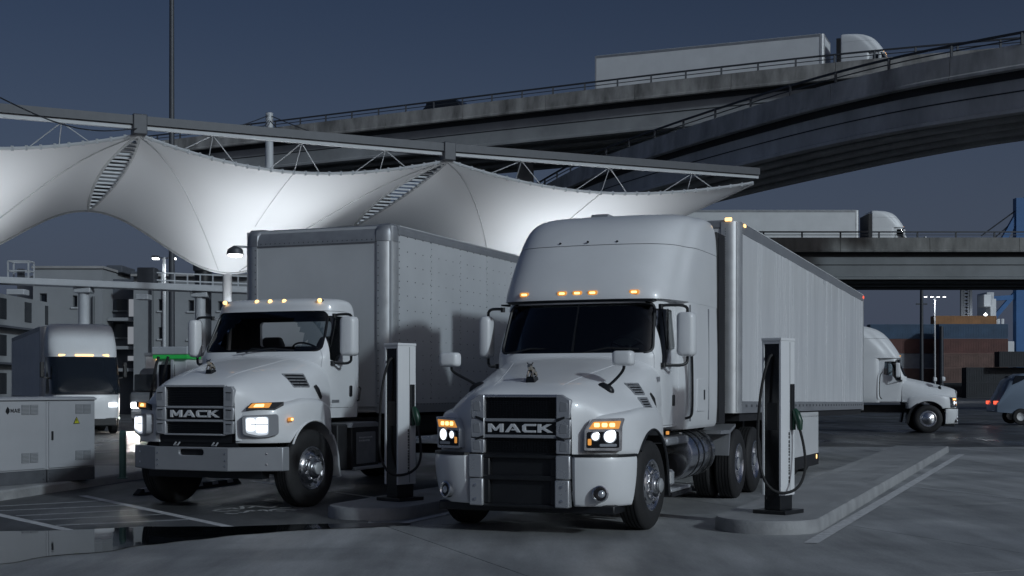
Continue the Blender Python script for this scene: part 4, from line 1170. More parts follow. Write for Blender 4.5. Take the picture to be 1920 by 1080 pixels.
    MB().box(-1.05, 1.05, -.95, -.55, .24, .345).build('air_dam', 'black', t, bevel=.02)
    # mirrors
    mirror_unit(t, 1, 1.33, 1.10, 2.28, .23, .54, (1.04, .98, 2.62), (1.085, .92, 1.90), paint)
    mirror_unit(t, -1, -1.31, 1.10, 2.28, .16, .54, (-1.04, .98, 2.62), (-1.085, .92, 1.90), paint)
    for s in (-1, 1):
        bx = s * .80 if s > 0 else -.78; by = -.46
        bz = caster(hood)[1](bx, by) + .01
        mx, my, mz = (s * 1.02 if s > 0 else -1.10), -.52, 1.955
        m_ = MB().loft([[(px * k, yy, pz * k) for px, pz in rrect(-.125, .125, -.085, .085, .045, 4)] for yy, k in ((-.085, .6), (-.075, .86), (-.03, 1), (.03, 1))], 0, 1, T=Matrix.Translation((mx, my, mz))).build('hood_mirror', paint, t, 50)
        MB().prism(rrect(-.12, .12, -.08, .08, .04), 'y', .031, .05, Matrix.Translation((mx, my, mz))).build('mirror_shell', 'black', m_)
        arm = MB().tube(chaikin([(bx, by, bz), (bx + s * .08, by, bz + .05), (mx - s * .01, my + .03, mz - .14), (mx, my + .03, mz - .07)], 2, False), .017, 7)
        arm.loft([[(bx + px * 1.0, by + py, bz + dz - px * s * .35) for px, py in rrect(-.09 * k, .09 * k, -.06 * k, .06 * k, .03 * k, 2)] for dz, k in ((-.04, 1), (.01, .9), (.035, .45))], 0, 1)
        arm.build('mirror_arm', 'black', m_)
    # door and grab handles
    if detail:
        MB().prism(rrect(1.385, 1.455, 1.40, 1.54, .02), 'x', 1.07, 1.095).build('door_handle', 'black', door, bevel=.005)
        MB().prism(rrect(.74, .78, 1.70, 1.76, .01), 'x', 1.06, 1.085).build('door_hinge', 'alu_dull', door, 0)
        MB().box(1.06, 1.075, 1.20, 1.215, 2.1, 2.6).build('window_bar', 'black', door, 0)
    for s in (-1, 1):
        MB().tube(chaikin([(s * 1.18, 1.60, 2.22), (s * 1.24, 1.61, 2.20), (s * 1.25, 1.70, 2.08), (s * 1.25, 1.72, 1.36), (s * 1.25, 1.66, 1.26), (s * 1.18, 1.62, 1.24)], 2, False), .017, 7).build('grab_handle', 'black', t)
    # chassis
    for s in (-1, 1): wheel(t, s * 1.215, 0, .51, s, 'front', R(-3), detail)
    for y in (4.72, 5.92):
        for s in (-1, 1): wheel(t, s * 1.215, y, .51, s, 'drive', 0, detail, detail)
        MB().lathe([(.1, -1.0), (.1, 1.0)], 12, 'x', Matrix.Translation((0, y, .51))).build('drive_axle', 'chassis', t)
    MB().lathe([(.07, -1.0), (.07, 1.0)], 12, 'x', Matrix.Translation((0, 0, .48))).build('front_axle', 'chassis', t)
    for s in (-1, 1):
        MB().box(s * .43 - .05, s * .43 + .05, -.9, 6.9, .72, 1.0).build('frame_rail', 'chassis', t, 0)
        if not detail: continue
        # fuel tank with straps, cab steps with air tanks
        T = Matrix.Translation((s * .89, 0, .745))
        pr = [(.001, 1.92), (.22, 1.925), (.295, 1.94), (.315, 1.97), (.315, 3.18), (.295, 3.21), (.22, 3.225), (.001, 3.23)]
        tank = MB().lathe(pr, 40, 'y', T, cap=False).build('fuel_tank', 'chrome', t)
        for y in (2.22, 2.52, 2.95): MB().lathe([(.318, y), (.322, y), (.322, y + .045), (.318, y + .045)], 40, 'y', T, cap=False).build('tank_strap', 'black', tank)
        MB().lathe([(.05, .28), (.05, .33), (.001, .335)], 14, 'z', Matrix.Translation((s * .98, 2.05, .72)), cap=False).build('filler_cap', 'alu', tank)
        sb = MB().box(s * .72, s * 1.16, .86, 1.90, .92, 1.02).build('step_fairing', 'alu_dull', t, bevel=.03)
        MB().box(s * .80, s * 1.19, .92, 1.86, .355, .395).build('step', 'alu', t, bevel=.008)
        MB().box(s * .95, s * 1.20, .90, 1.88, .30, .352).build('step_skirt', 'chassis', t, 0)
        MB().box(s * .62, s * .80, .86, 1.90, .40, .95).build('battery_box', 'chassis', t, bevel=.02)
        for y in (1.10, 1.34):
            MB().lathe([(.001, .40), (.06, .41), (.09, .44), (.09, .58), (.06, .61), (.001, .62)], 16, 'z', Matrix.Translation((s * 1.02, y, 0)), cap=False).build('air_tank', 'alu', t)
        MB().lathe([(.001, 1.48), (.13, 1.49), (.15, 1.52), (.15, 1.84), (.13, 1.87), (.001, 1.88)], 20, 'y', Matrix.Translation((s * .98, 0, .64)), cap=False).build('exhaust_can', 'chassis', t)
        MB().prism(rrect(.84, .92, 1.06, 1.10, .008), 'x', s * 1.14, s * 1.16).build('side_marker', 'amber', t, 0)
        # quarter fender ahead of the drive wheels
        q = MB()
        pts = [(4.72 - .58 * math.cos(R(d)), .51 + .58 * math.sin(R(d))) for d in (5, 22, 40, 58, 74)] + [(3.95, 1.08)]
        q.prism([(4.02, .66), (4.06, .66), (4.16, .98), (4.5, 1.06), (4.5, 1.10), (4.12, 1.02), (3.55, 1.03), (3.52, .98), (4.09, .97)], 'x', s * .80, s * 1.20)
        q.build('quarter_fender', 'alu_dull', t, 20)
    if detail:
        MB().box(-.5, .5, 3.5, 4.3, .98, 1.04).build('deck_plate', 'alu_dull', t, bevel=.01)
        MB().prism([(4.9, 1.0), (5.9, 1.0), (5.8, 1.17), (5.0, 1.17)], 'x', -.5, .5).build('fifth_wheel', 'chassis', t, bevel=.02)
        for x, c in ((-.3, 'red_lamp'), (.3, 'cable')):
            MB().tube(chaikin([(x, 3.6, 1.9), (x * 1.2, 3.85, 1.3), (x, 4.1, 1.35), (x, 4.3, 1.8)], 3, False), .018, 6).build('air_hose', 'cable', t)
    return t
tractor = build_tractor('semi_tractor', 'white sleeper cab highway tractor with black grille, right of the two parked trucks', (.488, 15.74, 0), YAW)

# ---------------------------------------------------------------- semi-trailer
def build_trailer(name, label, loc, rz, length, detail=True, pitch=0.0, skin='trailer_skin', axle=None, z0=1.26, z1=4.06):
    t = thing(name, label, 'trailer', loc, rz)
    X = 1.29
    tilt = None
    def b(mb, n, m, p, sm=0, bev=0.0): return mb.build(n, m, p, sm, bev)
    body = b(MB().box(-X + .03, X - .03, .05, length - .03, z0 + .02, z1 - .03), 'trailer_body', skin, t)
    body.rotation_euler = (-pitch, 0, 0)
    body.location = (0, 0, 0)
    for s in (-1, 1):
        n = 12 if detail else 6
        for i in range(n):
            a = .28 + (length - .36) * i / n; c = .28 + (length - .36) * (i + 1) / n
            b(MB().box(s * (X - .031), s * (X - .012 + .003 * (i % 2)), a, c + (.02 if i < n - 1 else 0), z0 + .17, z1 - .16), 'side_panel', skin, body)
        b(MB().prism([(s * (X - .04), z1 - .17), (s * (X - .003), z1 - .17), (s * (X + .004), z1 - .03), (s * (X - .03), z1), (s * (X - .1), z1)], 'y', .25, length), 'top_rail', 'alu_dull', body, 30)
        b(MB().prism([(s * (X - .06), z0), (s * X, z0), (s * (X + .004), z0 + .17), (s * (X - .04), z0 + .18)], 'y', .25, length), 'bottom_rail', 'alu_dull', body, 30)
        arc = [(s * (X - .17 + .17 * math.sin(R(d))), .17 - .17 * math.cos(R(d))) for d in range(0, 91, 10)]
        b(MB().prism([(s * (X - .26), 0)] + arc + [(s * X, .27), (s * (X - .2), .27), (s * (X - .26), .1)], 'z', z0, z1 - .02), 'corner_post', 'alu', body, 35)
        b(MB().box(min(s * (X - .05), s * (X + .003)), max(s * (X - .05), s * (X + .003)), length - .10, length, z0 - .03, z1), 'rear_post', 'alu', body)
    b(MB().box(-X + .22, X - .22, .02, .055, z0 + .1, z1 - .12), 'front_panel', skin, body)
    b(MB().box(-X + .1, X - .1, .01, .20, z1 - .13, z1 + .004), 'front_top_rail', 'alu_dull', body, 0, .03)
    b(MB().box(-X, X, .2, length, z1 - .018, z1 - .003), 'roof', skin, body)
    b(MB().box(-X + .05, X - .05, .3, length - .1, z0 - .12, z0 + .02), 'floor_frame', 'chassis', body)
    b(MB().box(-X + .06, X - .06, length - .02, length + .02, z0 + .05, z1 - .1), 'rear_door', skin, body)
    if detail:
        rv = MB()
        for i in range(70):
            for dz in (0, .03):
                z = z0 + .12 + 2.55 * i / 69
                rv.box(X - .200, X - .190, -.001, .004, z - .006, z + .006) if dz == 0 else None
                rv.box(X - .004 - .0, X + .003, .235, .247, z - .006, z + .006) if dz else None
        for i in range(36):
            y = .5 + (length - .9) * i / 35
            rv.box(X, X + .006, y, y + .05, z0 + .085, z0 + .125)
            rv.box(X, X + .006, y + .085, y + .11, z0 + .085, z0 + .125)
        ro = b(rv, 'rail_fittings', 'rivet', body); ro['kind'] = 'stuff'
        for x in (-1.12, .0, 1.14):
            lm = b(MB().box(x - .05, x + .05, -.02, .02, z1 - .02, z1 + .03), 'marker_light', 'amber_hot', body, 0, .01)
        b(MB().box(X + .0, X + .02, .33, .43, z1 - .07, z1 - .03), 'marker_light', 'amber_hot', body, 0, .005)
        b(MB().box(X + .0, X + .02, length - .16, length - .05, z1 - .10, z1 - .04), 'marker_light', 'red_lamp', body, 0, .005)
        b(MB().box(X - .33, X - .25, .0, .03, z0 + .80, z0 + .90), 'gladhand', 'red_lamp', body, 0, .02)
        b(MB().lathe([(.06, -.03), (.06, .03), (.001, .035)], 12, 'y', Matrix.Translation((X - .29, .02, z0 + .50)), cap=False), 'socket', 'alu_dull', body, 40)
        b(MB().prism(rrect(12.35 - 4.25, 12.35 - 4.05, z0 + 2.55, z0 + 2.62, .01), 'x', X - .01, X - .006), 'decal', 'print_light', body)
        # side skirt in front of the trailer bogie
        sk = b(MB().box(X - .10, X - .05, 4.6, 7.72, .42, z0 - .02), 'side_skirt', 'paint', body, 0, .008)
        b(MB().box(X - .10, X - .045, 4.6, 7.72, .20, .418), 'skirt_flap', 'chassis', sk)
        b(MB().lathe([(.05, .0), (.04, .012), (.001, .018)], 14, 'x', Matrix.Translation((X - .05, 7.45, .36)), cap=False), 'skirt_light', 'amber_hot', sk, 40)
        for s in (-1, 1):
            MB().box(s * .75 - .06, s * .75 + .06, 2.6, 2.74, .25, 1.2).build('landing_leg', 'chassis', t, bevel=.01)
    ax = axle or (6.1, 7.3)
    for y in ax:
        for s in (-1, 1): wheel(t, s * (1.215 if not detail else 1.10), y, .51, s, 'drive', 0, False, True)
    MB().box(-.55, .55, ax[0] - .6, ax[1] + .6, .55, z0 - .1).build('bogie', 'chassis', t, 0)
    return t
ty = 4.25
tl = Vector((.488, 15.74, 0)) + Vector((math.sin(-YAW), math.cos(-YAW), 0)) * ty
trailer = build_trailer('semi_trailer', 'long white dry van trailer coupled to the sleeper cab tractor', tl, YAW, 14.45, True, R(.58))
# ================================================================ FORECOURT OBJECTS
def build_charger(label, loc, rz, long_cable=True, group='slim white charging posts'):
    t = thing('charging_post', label, 'charger', loc, rz, group)
    MB().box(-.215, .215, -.225, .225, 0, .045).build('base_plate', 'black', t, 0, .006)
    MB().box(-.105, .105, -.145, .145, .045, .30).build('plinth', 'black', t, 0, .006)
    body = MB()
    z0, z1 = .215, 2.06
    body.prism([(-.125, -.165), (-.098, -.165), (-.098, -.12), (.098, -.12), (.098, -.165), (.125, -.165), (.125, .165), (-.125, .165)], 'z', z0, z1 - .035)
    b = body.build('housing', 'charger_white', t, 0, .004)
    MB().box(-.132, .132, -.172, .172, z1 - .035, z1).build('cap', 'charger_white', b, 0, .006)
    MB().box(-.096, .096, -.150, -.121, .05, z1 - .07).build('front_panel', 'black_gloss', b, 0)
    MB().box(-.096, .096, -.164, -.121, z1 - .07, z1 - .036).build('panel_header', 'charger_white', b, 0)
    MB().prism(rrect(-.065, .065, .98, 1.30, .01), 'y', -.153, -.1495).build('screen', 'black', b, 0)
    MB().box(.1245, .1275, .045, .053, z0 + .02, z1 - .05).build('side_groove', 'cab_grille', b, 0)
    MB().box(.1255, .150, .055, .125, .98, 1.52).build('plug_holder', 'black', b, 0, .006)
    tx = MB(); z = .36
    while z < .92:
        h = random.choice((.022, .03, .036)); tx.box(.1258, .1285, .015, .037, z, z + h); z += h + random.choice((.008, .010, .02))
    tx.build('side_print', 'black', b, 0)
    # plug and cable
    pg = MB().tube([(.16, .09, 1.22), (.19, .09, 1.17), (.225, .09, 1.08), (.235, .09, .98)], [.03, .045, .045, .028], 10)
    pg.tube([(.17, .09, 1.20), (.15, .09, 1.05), (.16, .09, .98)], [.02, .028, .02], 8)
    pgo = pg.build('plug', 'green_plug', t)
    if long_cable:
        path = [(.0, -.15, 1.86), (-.01, -.20, 1.84), (-.07, -.26, 1.55), (-.11, -.29, 1.1), (-.10, -.30, .62), (.0, -.29, .33), (.15, -.20, .235), (.30, -.06, .30), (.335, .05, .52), (.29, .09, .78), (.236, .09, .98)]
    else:
        path = [(.0, -.15, 1.86), (-.01, -.20, 1.84), (-.08, -.26, 1.50), (-.12, -.26, 1.0), (-.11, -.27, .62), (-.02, -.26, .42), (.10, -.21, .33), (.24, -.05, .36), (.30, .08, .50), (.28, .10, .76), (.236, .09, .98)]
    MB().tube(chaikin(path, 3, False), .017, 8).build('cable', 'rubber', t)
    return t
c1 = build_charger('slim white charging post with black front standing between the two trucks', (-1.47, 17.52, .15), R(-40), False)
c2 = build_charger('slim white charging post right of the tractor, its black cable hanging in a big loop', (3.14, 15.72, .15), R(-40), True)

# electrical cabinets on the verge
def build_cabinet(label, loc, rz, w, logo, handle, warn, vx):
    t = thing('electrical_cabinet', label, 'cabinet', loc, rz, 'grey electrical cabinets')
    d = .85
    MB().box(.01, w - .01, .02, d, 0, .20).build('plinth', 'cab_base', t, 0, .004)
    b = MB().box(0, w, .03, d, .20, 1.285).build('body', 'cab_grey', t, 0, .008)
    MB().prism([(-.01, 1.285), (-.01, 1.31), (.06, 1.335), (d + .01, 1.335), (d + .01, 1.285)], 'x', -.004, w + .004).build('roof', 'cab_grey', t, 0, .004)
    dr = MB().prism(rrect(.035, w - .035, .225, 1.262, .01), 'y', .008, .034).build('door', 'cab_grey', t, 0, .004)
    for zc in (.40, 1.14):
        for k in (0, 1):
            x = vx + k * .165
            g = MB().box(x, x + .15, .001, .010, zc - .075, zc + .075).build('vent', 'cab_grille', dr, 0)
            for i in range(7): MB().box(x + .006, x + .144, -.006, .002, zc - .066 + i * .0205, zc - .058 + i * .0205).build('louvre', 'cab_grey', g, 0)
    if handle: MB().prism(rrect(.075, .105, .66, .80, .008), 'y', -.012, .009).build('handle', 'black', dr, 0, .003)
    if warn:
        T = Matrix.Translation((vx + .02, .0, .955))
        wv = MB().prism(rpoly([(-.065, -.05), (.065, -.05), (0, .065)], .008), 'y', .001, .009, T).build('warning_sign', 'black', dr, 0)
        MB().prism(rpoly([(-.050, -.042), (.050, -.042), (0, .048)], .006), 'y', -.0015, .0012, T).build('sign_face', 'warn_yellow', wv, 0)
        MB().prism([(-.006, .026), (.008, .026), (.001, .004), (.010, .006), (-.006, -.03), (-.001, -.004), (-.010, -.002)], 'y', -.003, -.0012, T).build('bolt_mark', 'black', wv, 0)
    if logo:
        T = Matrix.Translation((logo, .0, 1.13))
        MB().prism([(0, .06), (.035, .02), (.035, -.02), (0, -.055), (-.035, -.02), (-.03, .015)], 'y', .001, .009, T).build('logo_mark', 'black', dr, 0)
        letters('MAE', dr, 'black', logo + .055, logo + .235, 1.10, 1.16, .001, .008)
    bt = MB()
    for x in (.06, w - .06):
        for z in (.06, .14): bt.lathe([(.012, .02), (.012, .012), (.001, .010)], 8, 'y', Matrix.Translation((x, 0, z)), cap=False)
    bt.build('bolts', 'cab_base', t)
    return t
CR = math.atan2(1.65, .93); cd = Vector((math.cos(CR), math.sin(CR), 0)); cright = Vector((-6.74, 21.62, .15))
build_cabinet('grey electrical cabinet with yellow warning triangle, nearest the green bollard', cright - cd * .99, CR, .985, None, True, True, .56)
build_cabinet('grey electrical cabinet with drop-shaped logo at the left edge', cright - cd * 2.17, CR, 1.175, .42, False, False, .68)

b = thing('bollard', 'thin green metal bollard on the verge by the cabinets', 'bollard', gnd(230, 897, .15))
MB().lathe([(.056, 0), (.056, .74), (.050, .765), (.030, .782), (.001, .786)], 24, 'z', cap=False).build('post', 'bollard_green', b)
MB().lathe([(.085, 0), (.085, .012), (.056, .016)], 24, 'z', cap=False).build('flange', 'bollard_green', b)

def wheel_stop(label, a, c):
    a, c = Vector(a), Vector(c); d = c - a; L = d.length
    t = thing('wheel_stop', label, 'wheel stop', a, math.atan2(d.y, d.x), 'rubber wheel stops')
    MB().loft([[(x, -.075 * k, .006), (x, -.05 * k, .10 * h), (x, .05 * k, .10 * h), (x, .075 * k, .006)] for x, k, h in ((0, .9, .35), (.10, 1, 1), (L - .10, 1, 1), (L, .9, .35))], 0, 0).build('block', 'rubber', t, 30, .006)
    for f in (.22, .5, .78):
        x = L * f
        MB().add([(x - .09, -.066, .048), (x + .09, -.066, .048), (x + .09, -.053, .096), (x - .09, -.053, .096)], [(0, 1, 2, 3)]).build('reflector', 'road_paint', t, 0)
        MB().add([(x - .09, -.045, .1022), (x + .09, -.045, .1022), (x + .09, .045, .1022), (x - .09, .045, .1022)], [(0, 1, 2, 3)]).build('reflector', 'road_paint', t, 0)
wheel_stop('black rubber wheel stop behind the left front tyre, half hidden', gnd(255, 930), gnd(330, 921))
wheel_stop('black rubber wheel stop with pale patches, right of the left front tyre', gnd(345, 920), gnd(447, 907))

# large charging kiosk with a green band, behind the box truck's bonnet
k = thing('charging_kiosk', 'pale charging kiosk with bright green band beyond the box truck bonnet', 'charger', (-6.88, 27.2, .0), R(-12))
MB().box(-.30, .36, -.2, .35, .0, 2.22).build('housing', 'charger_white', k, 0, .02)
MB().box(-.36, .42, -.30, .40, 2.30, 2.46).build('cap', 'steel_white', k, 0, .02)
MB().box(-.34, .40, -.28, .38, 2.22, 2.30).build('green_band', 'green_band', k, 0)
MB().box(-.24, .10, -.212, -.2, .9, 2.1).build('screen_panel', 'pane_dark', k, 0)
for x in (-.33, -.12): MB().tube(chaikin([(x + .12, -.28, 2.26), (x + .05, -.32, 2.0), (x - .06, -.36, 1.2), (x, -.34, .5), (x + .15, -.25, .35)], 3, False), .028, 8).build('cable', 'rubber', k)
MB().box(.06, .10, -.30, -.22, 1.0, 2.2).build('trim', 'steel_white', k, 0)

# ---------------------------------------------------------------- tensile canopy
BD = Vector((8.57, 4.30, 0)); BL = BD.length; bd = BD.normalized(); bn = Vector((-bd.y, bd.x, 0))
B0 = Vector((-10.6, 37.9, 0)); ZB = 9.05; DF = 8.6
cn = thing('tensile_canopy', 'white tensile fabric canopy lit from below, behind the two trucks', 'canopy')
UEND = 2.24
def zbeam(u): return ZB + .10 * max(0, u - 1)
def canopy_pt(k, s, v, w=1.0, end=False):
    """k: pin index at the left of the bay, s across the bay, v from the beam to the far edge"""
    lw = .34 * math.sin(math.pi * min(1, v)) ** .8 / BL
    l, r = k + lw, k + w - (0 if end else lw)
    u = l + (r - l) * s
    zt = zbeam(u) - .22 - .62 * math.sin(math.pi * s) ** .9
    if end and s > .5:
        q = (s - .5) / .5
        df = DF * (1 - q) + .02; zb = 5.75 + (zbeam(u) - .25 - 5.75) * q ** 1.25
    else:
        df = DF; zb = 5.75 + 1.95 * math.cos(math.pi * s) ** 2
    df = df - .35 * math.sin(math.pi * s) ** 2 * 0
    inn = .75 * math.sin(math.pi * s)
    g = v * .70 + .30 * v * v
    # the fabric dips in a crease-free saddle between pin and low point
    z = zt + (zb - zt) * g - .55 * math.sin(math.pi * v) * math.sin(2 * math.pi * min(s, 1 - s)) * .6
    p = B0 + BD * u + bn * (inn * (1 - v) * (1 if not end else 1 - s * .5) + df * v)
    p.z = z
    return p
bays = [(-1, 1.0, False), (0, 1.0, False), (1, UEND - 1, True)]
for k, w, end in bays:
    ns, nv = 48, 26
    vs = [canopy_pt(k, i / ns, j / nv, w, end) for j in range(nv + 1) for i in range(ns + 1)]
    fs = [(j * (ns + 1) + i, j * (ns + 1) + i + 1, (j + 1) * (ns + 1) + i + 1, (j + 1) * (ns + 1) + i) for j in range(nv) for i in range(ns)]
    f = MB().add(vs, fs).build('fabric_panel', 'fabric', cn, 60)
    for (s0, s1) in ((.0, .46), (1.0, .54)):
        if end and s0 > .9: continue
        path = [canopy_pt(k, s0 + (s1 - s0) * (q ** .8), q * .96 + .02, w, end) - Vector((0, 0, .02)) for q in [i / 24 for i in range(25)]]
        MB().tube(path, .018, 5).build('seam', 'steel_white', f)
    for s0 in (.5,):
        MB().tube([canopy_pt(k, s0, q * .55, w, end) - Vector((0, 0, .015)) for q in [i / 10 for i in range(11)]], .012, 5).build('seam', 'steel_white', f)
    MB().tube([canopy_pt(k, i / 40, 0, w, end) for i in range(41)], .05, 6).build('edge_cable', 'steel_white', f)
    MB().tube([canopy_pt(k, i / 60, 1, w, end) for i in range(61)], .06, 6).build('edge_cable', 'steel_white', f)
    for i in range(1, 26):
        p = canopy_pt(k, i / 26, 0, w, end)
        MB().box(p.x - .03, p.x + .03, p.y - .05, p.y + .02, p.z - .07, p.z + .07).build('edge_clamp', 'steel_white', f, 0)
# slits between the panels with rungs like a ladder
for k in (0, 1):
    for side in (0, 1):
        path = [canopy_pt(k - side, side, j / 20, 1.0) for j in range(21)] if not (side == 0 and k == 1) else [canopy_pt(1, 0, j / 20, UEND - 1, True) for j in range(21)]
        MB().tube(path, .055, 6).build('slit_edge', 'steel_white', cn)
    for j in range(1, 21):
        v = j / 21
        a = canopy_pt(k - 1, 1, v, 1.0); b_ = canopy_pt(k, 0, v, 1.0 if k == 0 else UEND - 1, k == 1)
        MB().bar(a - Vector((0, 0, .03)), b_ - Vector((0, 0, .03)), .10, .05).build('slit_rung', 'steel_white', cn, 0)
# ridge beam: tapered box chord, lower tube and web members
def beam(u0, u1, n, name, zo, w, h, m):
    mb = MB()
    for i in range(n):
        a, b_ = u0 + (u1 - u0) * i / n, u0 + (u1 - u0) * (i + 1) / n
        pa, pb_ = B0 + BD * a, B0 + BD * b_
        pa.z, pb_.z = zbeam(a) + zo, zbeam(b_) + zo
        mb.bar(pa, pb_, w, h)
    return mb.build(name, m, cn, 0)
beam(-1.6, UEND + .02, 12, 'ridge_beam', .17, .30, .24, 'steel_grey')
beam(-1.6, UEND + .02, 12, 'ridge_tube', -.02, .13, .11, 'steel_white')
for k, w, end in bays:
    for s in (.22, .5, .78):
        c = B0 + BD * (k + w * s); c.z = zbeam(k + w * s) - .06
        for ds in (-.085, .0, .085):
            e = canopy_pt(k, max(.02, min(.98, s + ds)), 0, w, end)
            MB().tube([c, e], .015, 5).build('truss_web', 'steel_white', cn)
for u in (0, 1):
    p = B0 + BD * u; z = zbeam(u)
    MB().box(-.20, .20, -.20, .20, -.24, .34, Matrix.Translation((p.x, p.y, z)) @ Matrix.Rotation(CR - R(34), 4, 'Z')).build('pin_block', 'steel_grey', cn, 0, .03)
# columns under the low points, guy cables, lamps
flood = []
for u in (-.5, .5, 1.62):
    p = B0 + BD * u + bn * (DF + .1)
    MB().lathe([(.20, 0), (.16, 5.75)], 16, 'z', Matrix.Translation((p.x, p.y, 0))).build('column', 'steel_white', cn)
    MB().box(-.5, .5, -.05, .05, 4.05, 4.15, Matrix.Translation((p.x, p.y, 0)) @ Matrix.Rotation(R(26.6), 4, 'Z')).build('lamp_bracket', 'steel_grey', cn, 0)
    flood.append(p)
mast = B0 + BD * .42 + bn * 9.5
MB().tube([at(505, 330, 47), at(505, 212, 47)], [.15, .13], 10).build('mast', 'steel_white', cn)
cab_ = [(505, 216, 47, 262, 240, 37.9), (505, 216, 47, 840, 292, 42.2), (0, 183, 30, 262, 240, 37.9), (505, 225, 47, 430, 250, 40), (505, 225, 47, 600, 262, 41)]
for a, b_, c, d, e, f in cab_:
    p, q = at(a, b_, c), at(d, e, f)
    MB().tube([p.lerp(q, i / 10) - Vector((0, 0, .35 * math.sin(math.pi * i / 10))) for i in range(11)], .018, 5).build('guy_cable', 'cable', cn)
for u, e in ((-.5, 420.0), (.5, 520.0), (1.62, 560.0)):
    for j, (off, dist) in enumerate(((-.0, 1.0), (.0, 4.0), (.0, 7.2))):
        pos = B0 + BD * u + bn * (DF - dist); pos.z = 3.1
        fx = thing('floodlight', ['left', 'middle', 'right'][int(round(u + .5))] + ' canopy floodlight, ' + ('outermost', 'middle', 'nearest')[j] + ' lamp of its row below the fabric', 'floodlight', pos, R(26.6), 'floodlights under the canopy')
        MB().lathe([(.05, -.25), (.17, -.18), (.20, .0), (.185, .0), (.16, -.03), (.001, -.04)], 20, 'z', cap=False).build('housing', 'steel_grey', fx)
        MB().lathe([(.155, -.025), (.001, -.02)], 20, 'z', cap=False).build('lens', 'lamp_white', fx)
        MB().box(-.03, .03, -.03, .03, -pos.z, -.24).build('pole', 'steel_grey', fx, 0)
        L = bpy.data.lights.new('floodlight_beam', 'SPOT'); L.energy = e * (.80, 1.25, 1.5)[j]; L.spot_size = R(118); L.spot_blend = 1.0; L.shadow_soft_size = .15; L.color = (.93, .965, 1.0)
        lo = bpy.data.objects.new('floodlight_beam', L); COL.objects.link(lo); lo.parent = fx; lo.location = (0, 0, .06); lo.rotation_euler = (math.pi, 0, 0)
# lamp seen beside the box
fx = thing('floodlight', 'bright floodlight beside the upper left corner of the cargo box', 'floodlight', at(441, 476, 36), 0, 'floodlights under the canopy')
MB().lathe([(.05, .22), (.20, .12), (.23, -.02), (.21, -.02)], 20, 'z', cap=False).build('housing', 'steel_grey', fx)
MB().lathe([(.20, -.01), (.17, -.07), (.001, -.10)], 20, 'z', cap=False).build('lens', 'lamp_white', fx)
MB().box(.0, .9, -.04, .04, .16, .22).build('bracket', 'steel_white', fx, 0)
MB().box(.86, .94, -.04, .04, -5.25, .22).build('pole', 'steel_white', fx, 0)
# tall pole
tp = at(322, 240, 62)
pl = thing('mast_pole', 'very tall thin dark pole rising above the canopy out of the picture', 'pole', (tp.x, tp.y, 0))
MB().lathe([(.16, 0), (.10, 24)], 10, 'z').build('shaft', 'steel_grey', pl)
# ================================================================ BACKGROUND
# apartment block at left
YB_ = 84.0
def bx_px(mb, x0, x1, y0, y1, Y, d0, d1):
    """box whose front face at depth Y covers the picture rectangle"""
    a, b_ = at(x0, y1, Y), at(x1, y0, Y)
    mb.box(a.x, b_.x, Y + d0, Y + d1, a.z, b_.z); return mb
ab = thing('apartment_building', 'three storey grey apartment block with small dark windows at left', 'building', (0, 0, 0))
def rect(x0, x1, y0, y1): a, c = at(x0, y1, YB_), at(x1, y0, YB_); return a.x, c.x, a.z, c.z
wins = [(74, 88, 550, 574), (136, 145, 554, 576), (294, 306, 560, 582), (294, 306, 613, 635), (350, 361, 562, 583), (349, 360, 614, 636), (406, 418, 564, 582), (406, 418, 616, 638),
        (74, 88, 606, 630), (136, 145, 608, 631), (294, 306, 668, 690), (349, 360, 668, 690)]
def facade(x0, x1, ytop, name='wall', m='facade', d0=0.0, d1=10.0):
    a, c = at(x0, 790, YB_), at(x1, ytop, YB_)
    me = MB().box(a.x, c.x, YB_ + d0, YB_ + d1, -.1, c.z).mesh()
    for w in wins:
        if w[0] > x0 and w[1] < x1:
            q = rect(*w); me = boolean(me, MB().box(q[0], q[1], YB_ + d0 - 1, YB_ + d0 + .35, q[2], q[3]).mesh())
    return place(name, me, m, ab, 0)
w1 = facade(62, 192, 502); w2 = facade(247, 470, 517, d0=.4); w3 = facade(10, 62, 512, d0=2.0)
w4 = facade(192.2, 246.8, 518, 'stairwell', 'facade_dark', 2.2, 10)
for w in wins:
    q = rect(*w); d = .4 if w[0] > 246 else 0
    wo = MB().box(q[0] + .0, q[1], YB_ + d + .22, YB_ + d + .30, q[2], q[3]).build('window', 'pane_dark', ab, 0)
    fr = MB()
    for a_, b_, c_, d_ in ((q[0], q[0] + .06, q[2], q[3]), (q[1] - .06, q[1], q[2], q[3]), (q[0] + .06, q[1] - .06, q[2], q[2] + .06), (q[0] + .06, q[1] - .06, q[3] - .06, q[3])): fr.box(a_, b_, YB_ + d + .15, YB_ + d + .219, c_, d_)
    fr.build('frame', 'frame', wo, 0)
    MB().box(q[0] - .08, q[1] + .08, YB_ + d - .10, YB_ + d + .12, q[2] - .09, q[2] - .003).build('sill', 'steel_white', wo, 0)
for (x0, x1, y0, y1) in ((224, 242, 557, 590), (222, 241, 610, 643), (222, 238, 666, 675), (196, 220, 557, 578), (196, 220, 605, 630)):
    q = rect(x0, x1, y0, y1); lit = x0 > 221
    wo = MB().box(q[0], q[1], YB_ + 2.05, YB_ + 2.15, q[2], q[3]).build('window', 'pane_lit' if lit else 'pane_dark', w4, 0)
    MB().box(q[0] - .05, q[1] + .05, YB_ + 1.95, YB_ + 2.16, q[2] - .1, q[2] - .01).build('sill', 'frame', wo, 0)
for y in (594, 648, 690):
    q = rect(193, 246, y, y + 6); MB().box(q[0], q[1], YB_ + .9, YB_ + 2.2, q[2], q[3]).build('landing', 'facade', w4, 0)
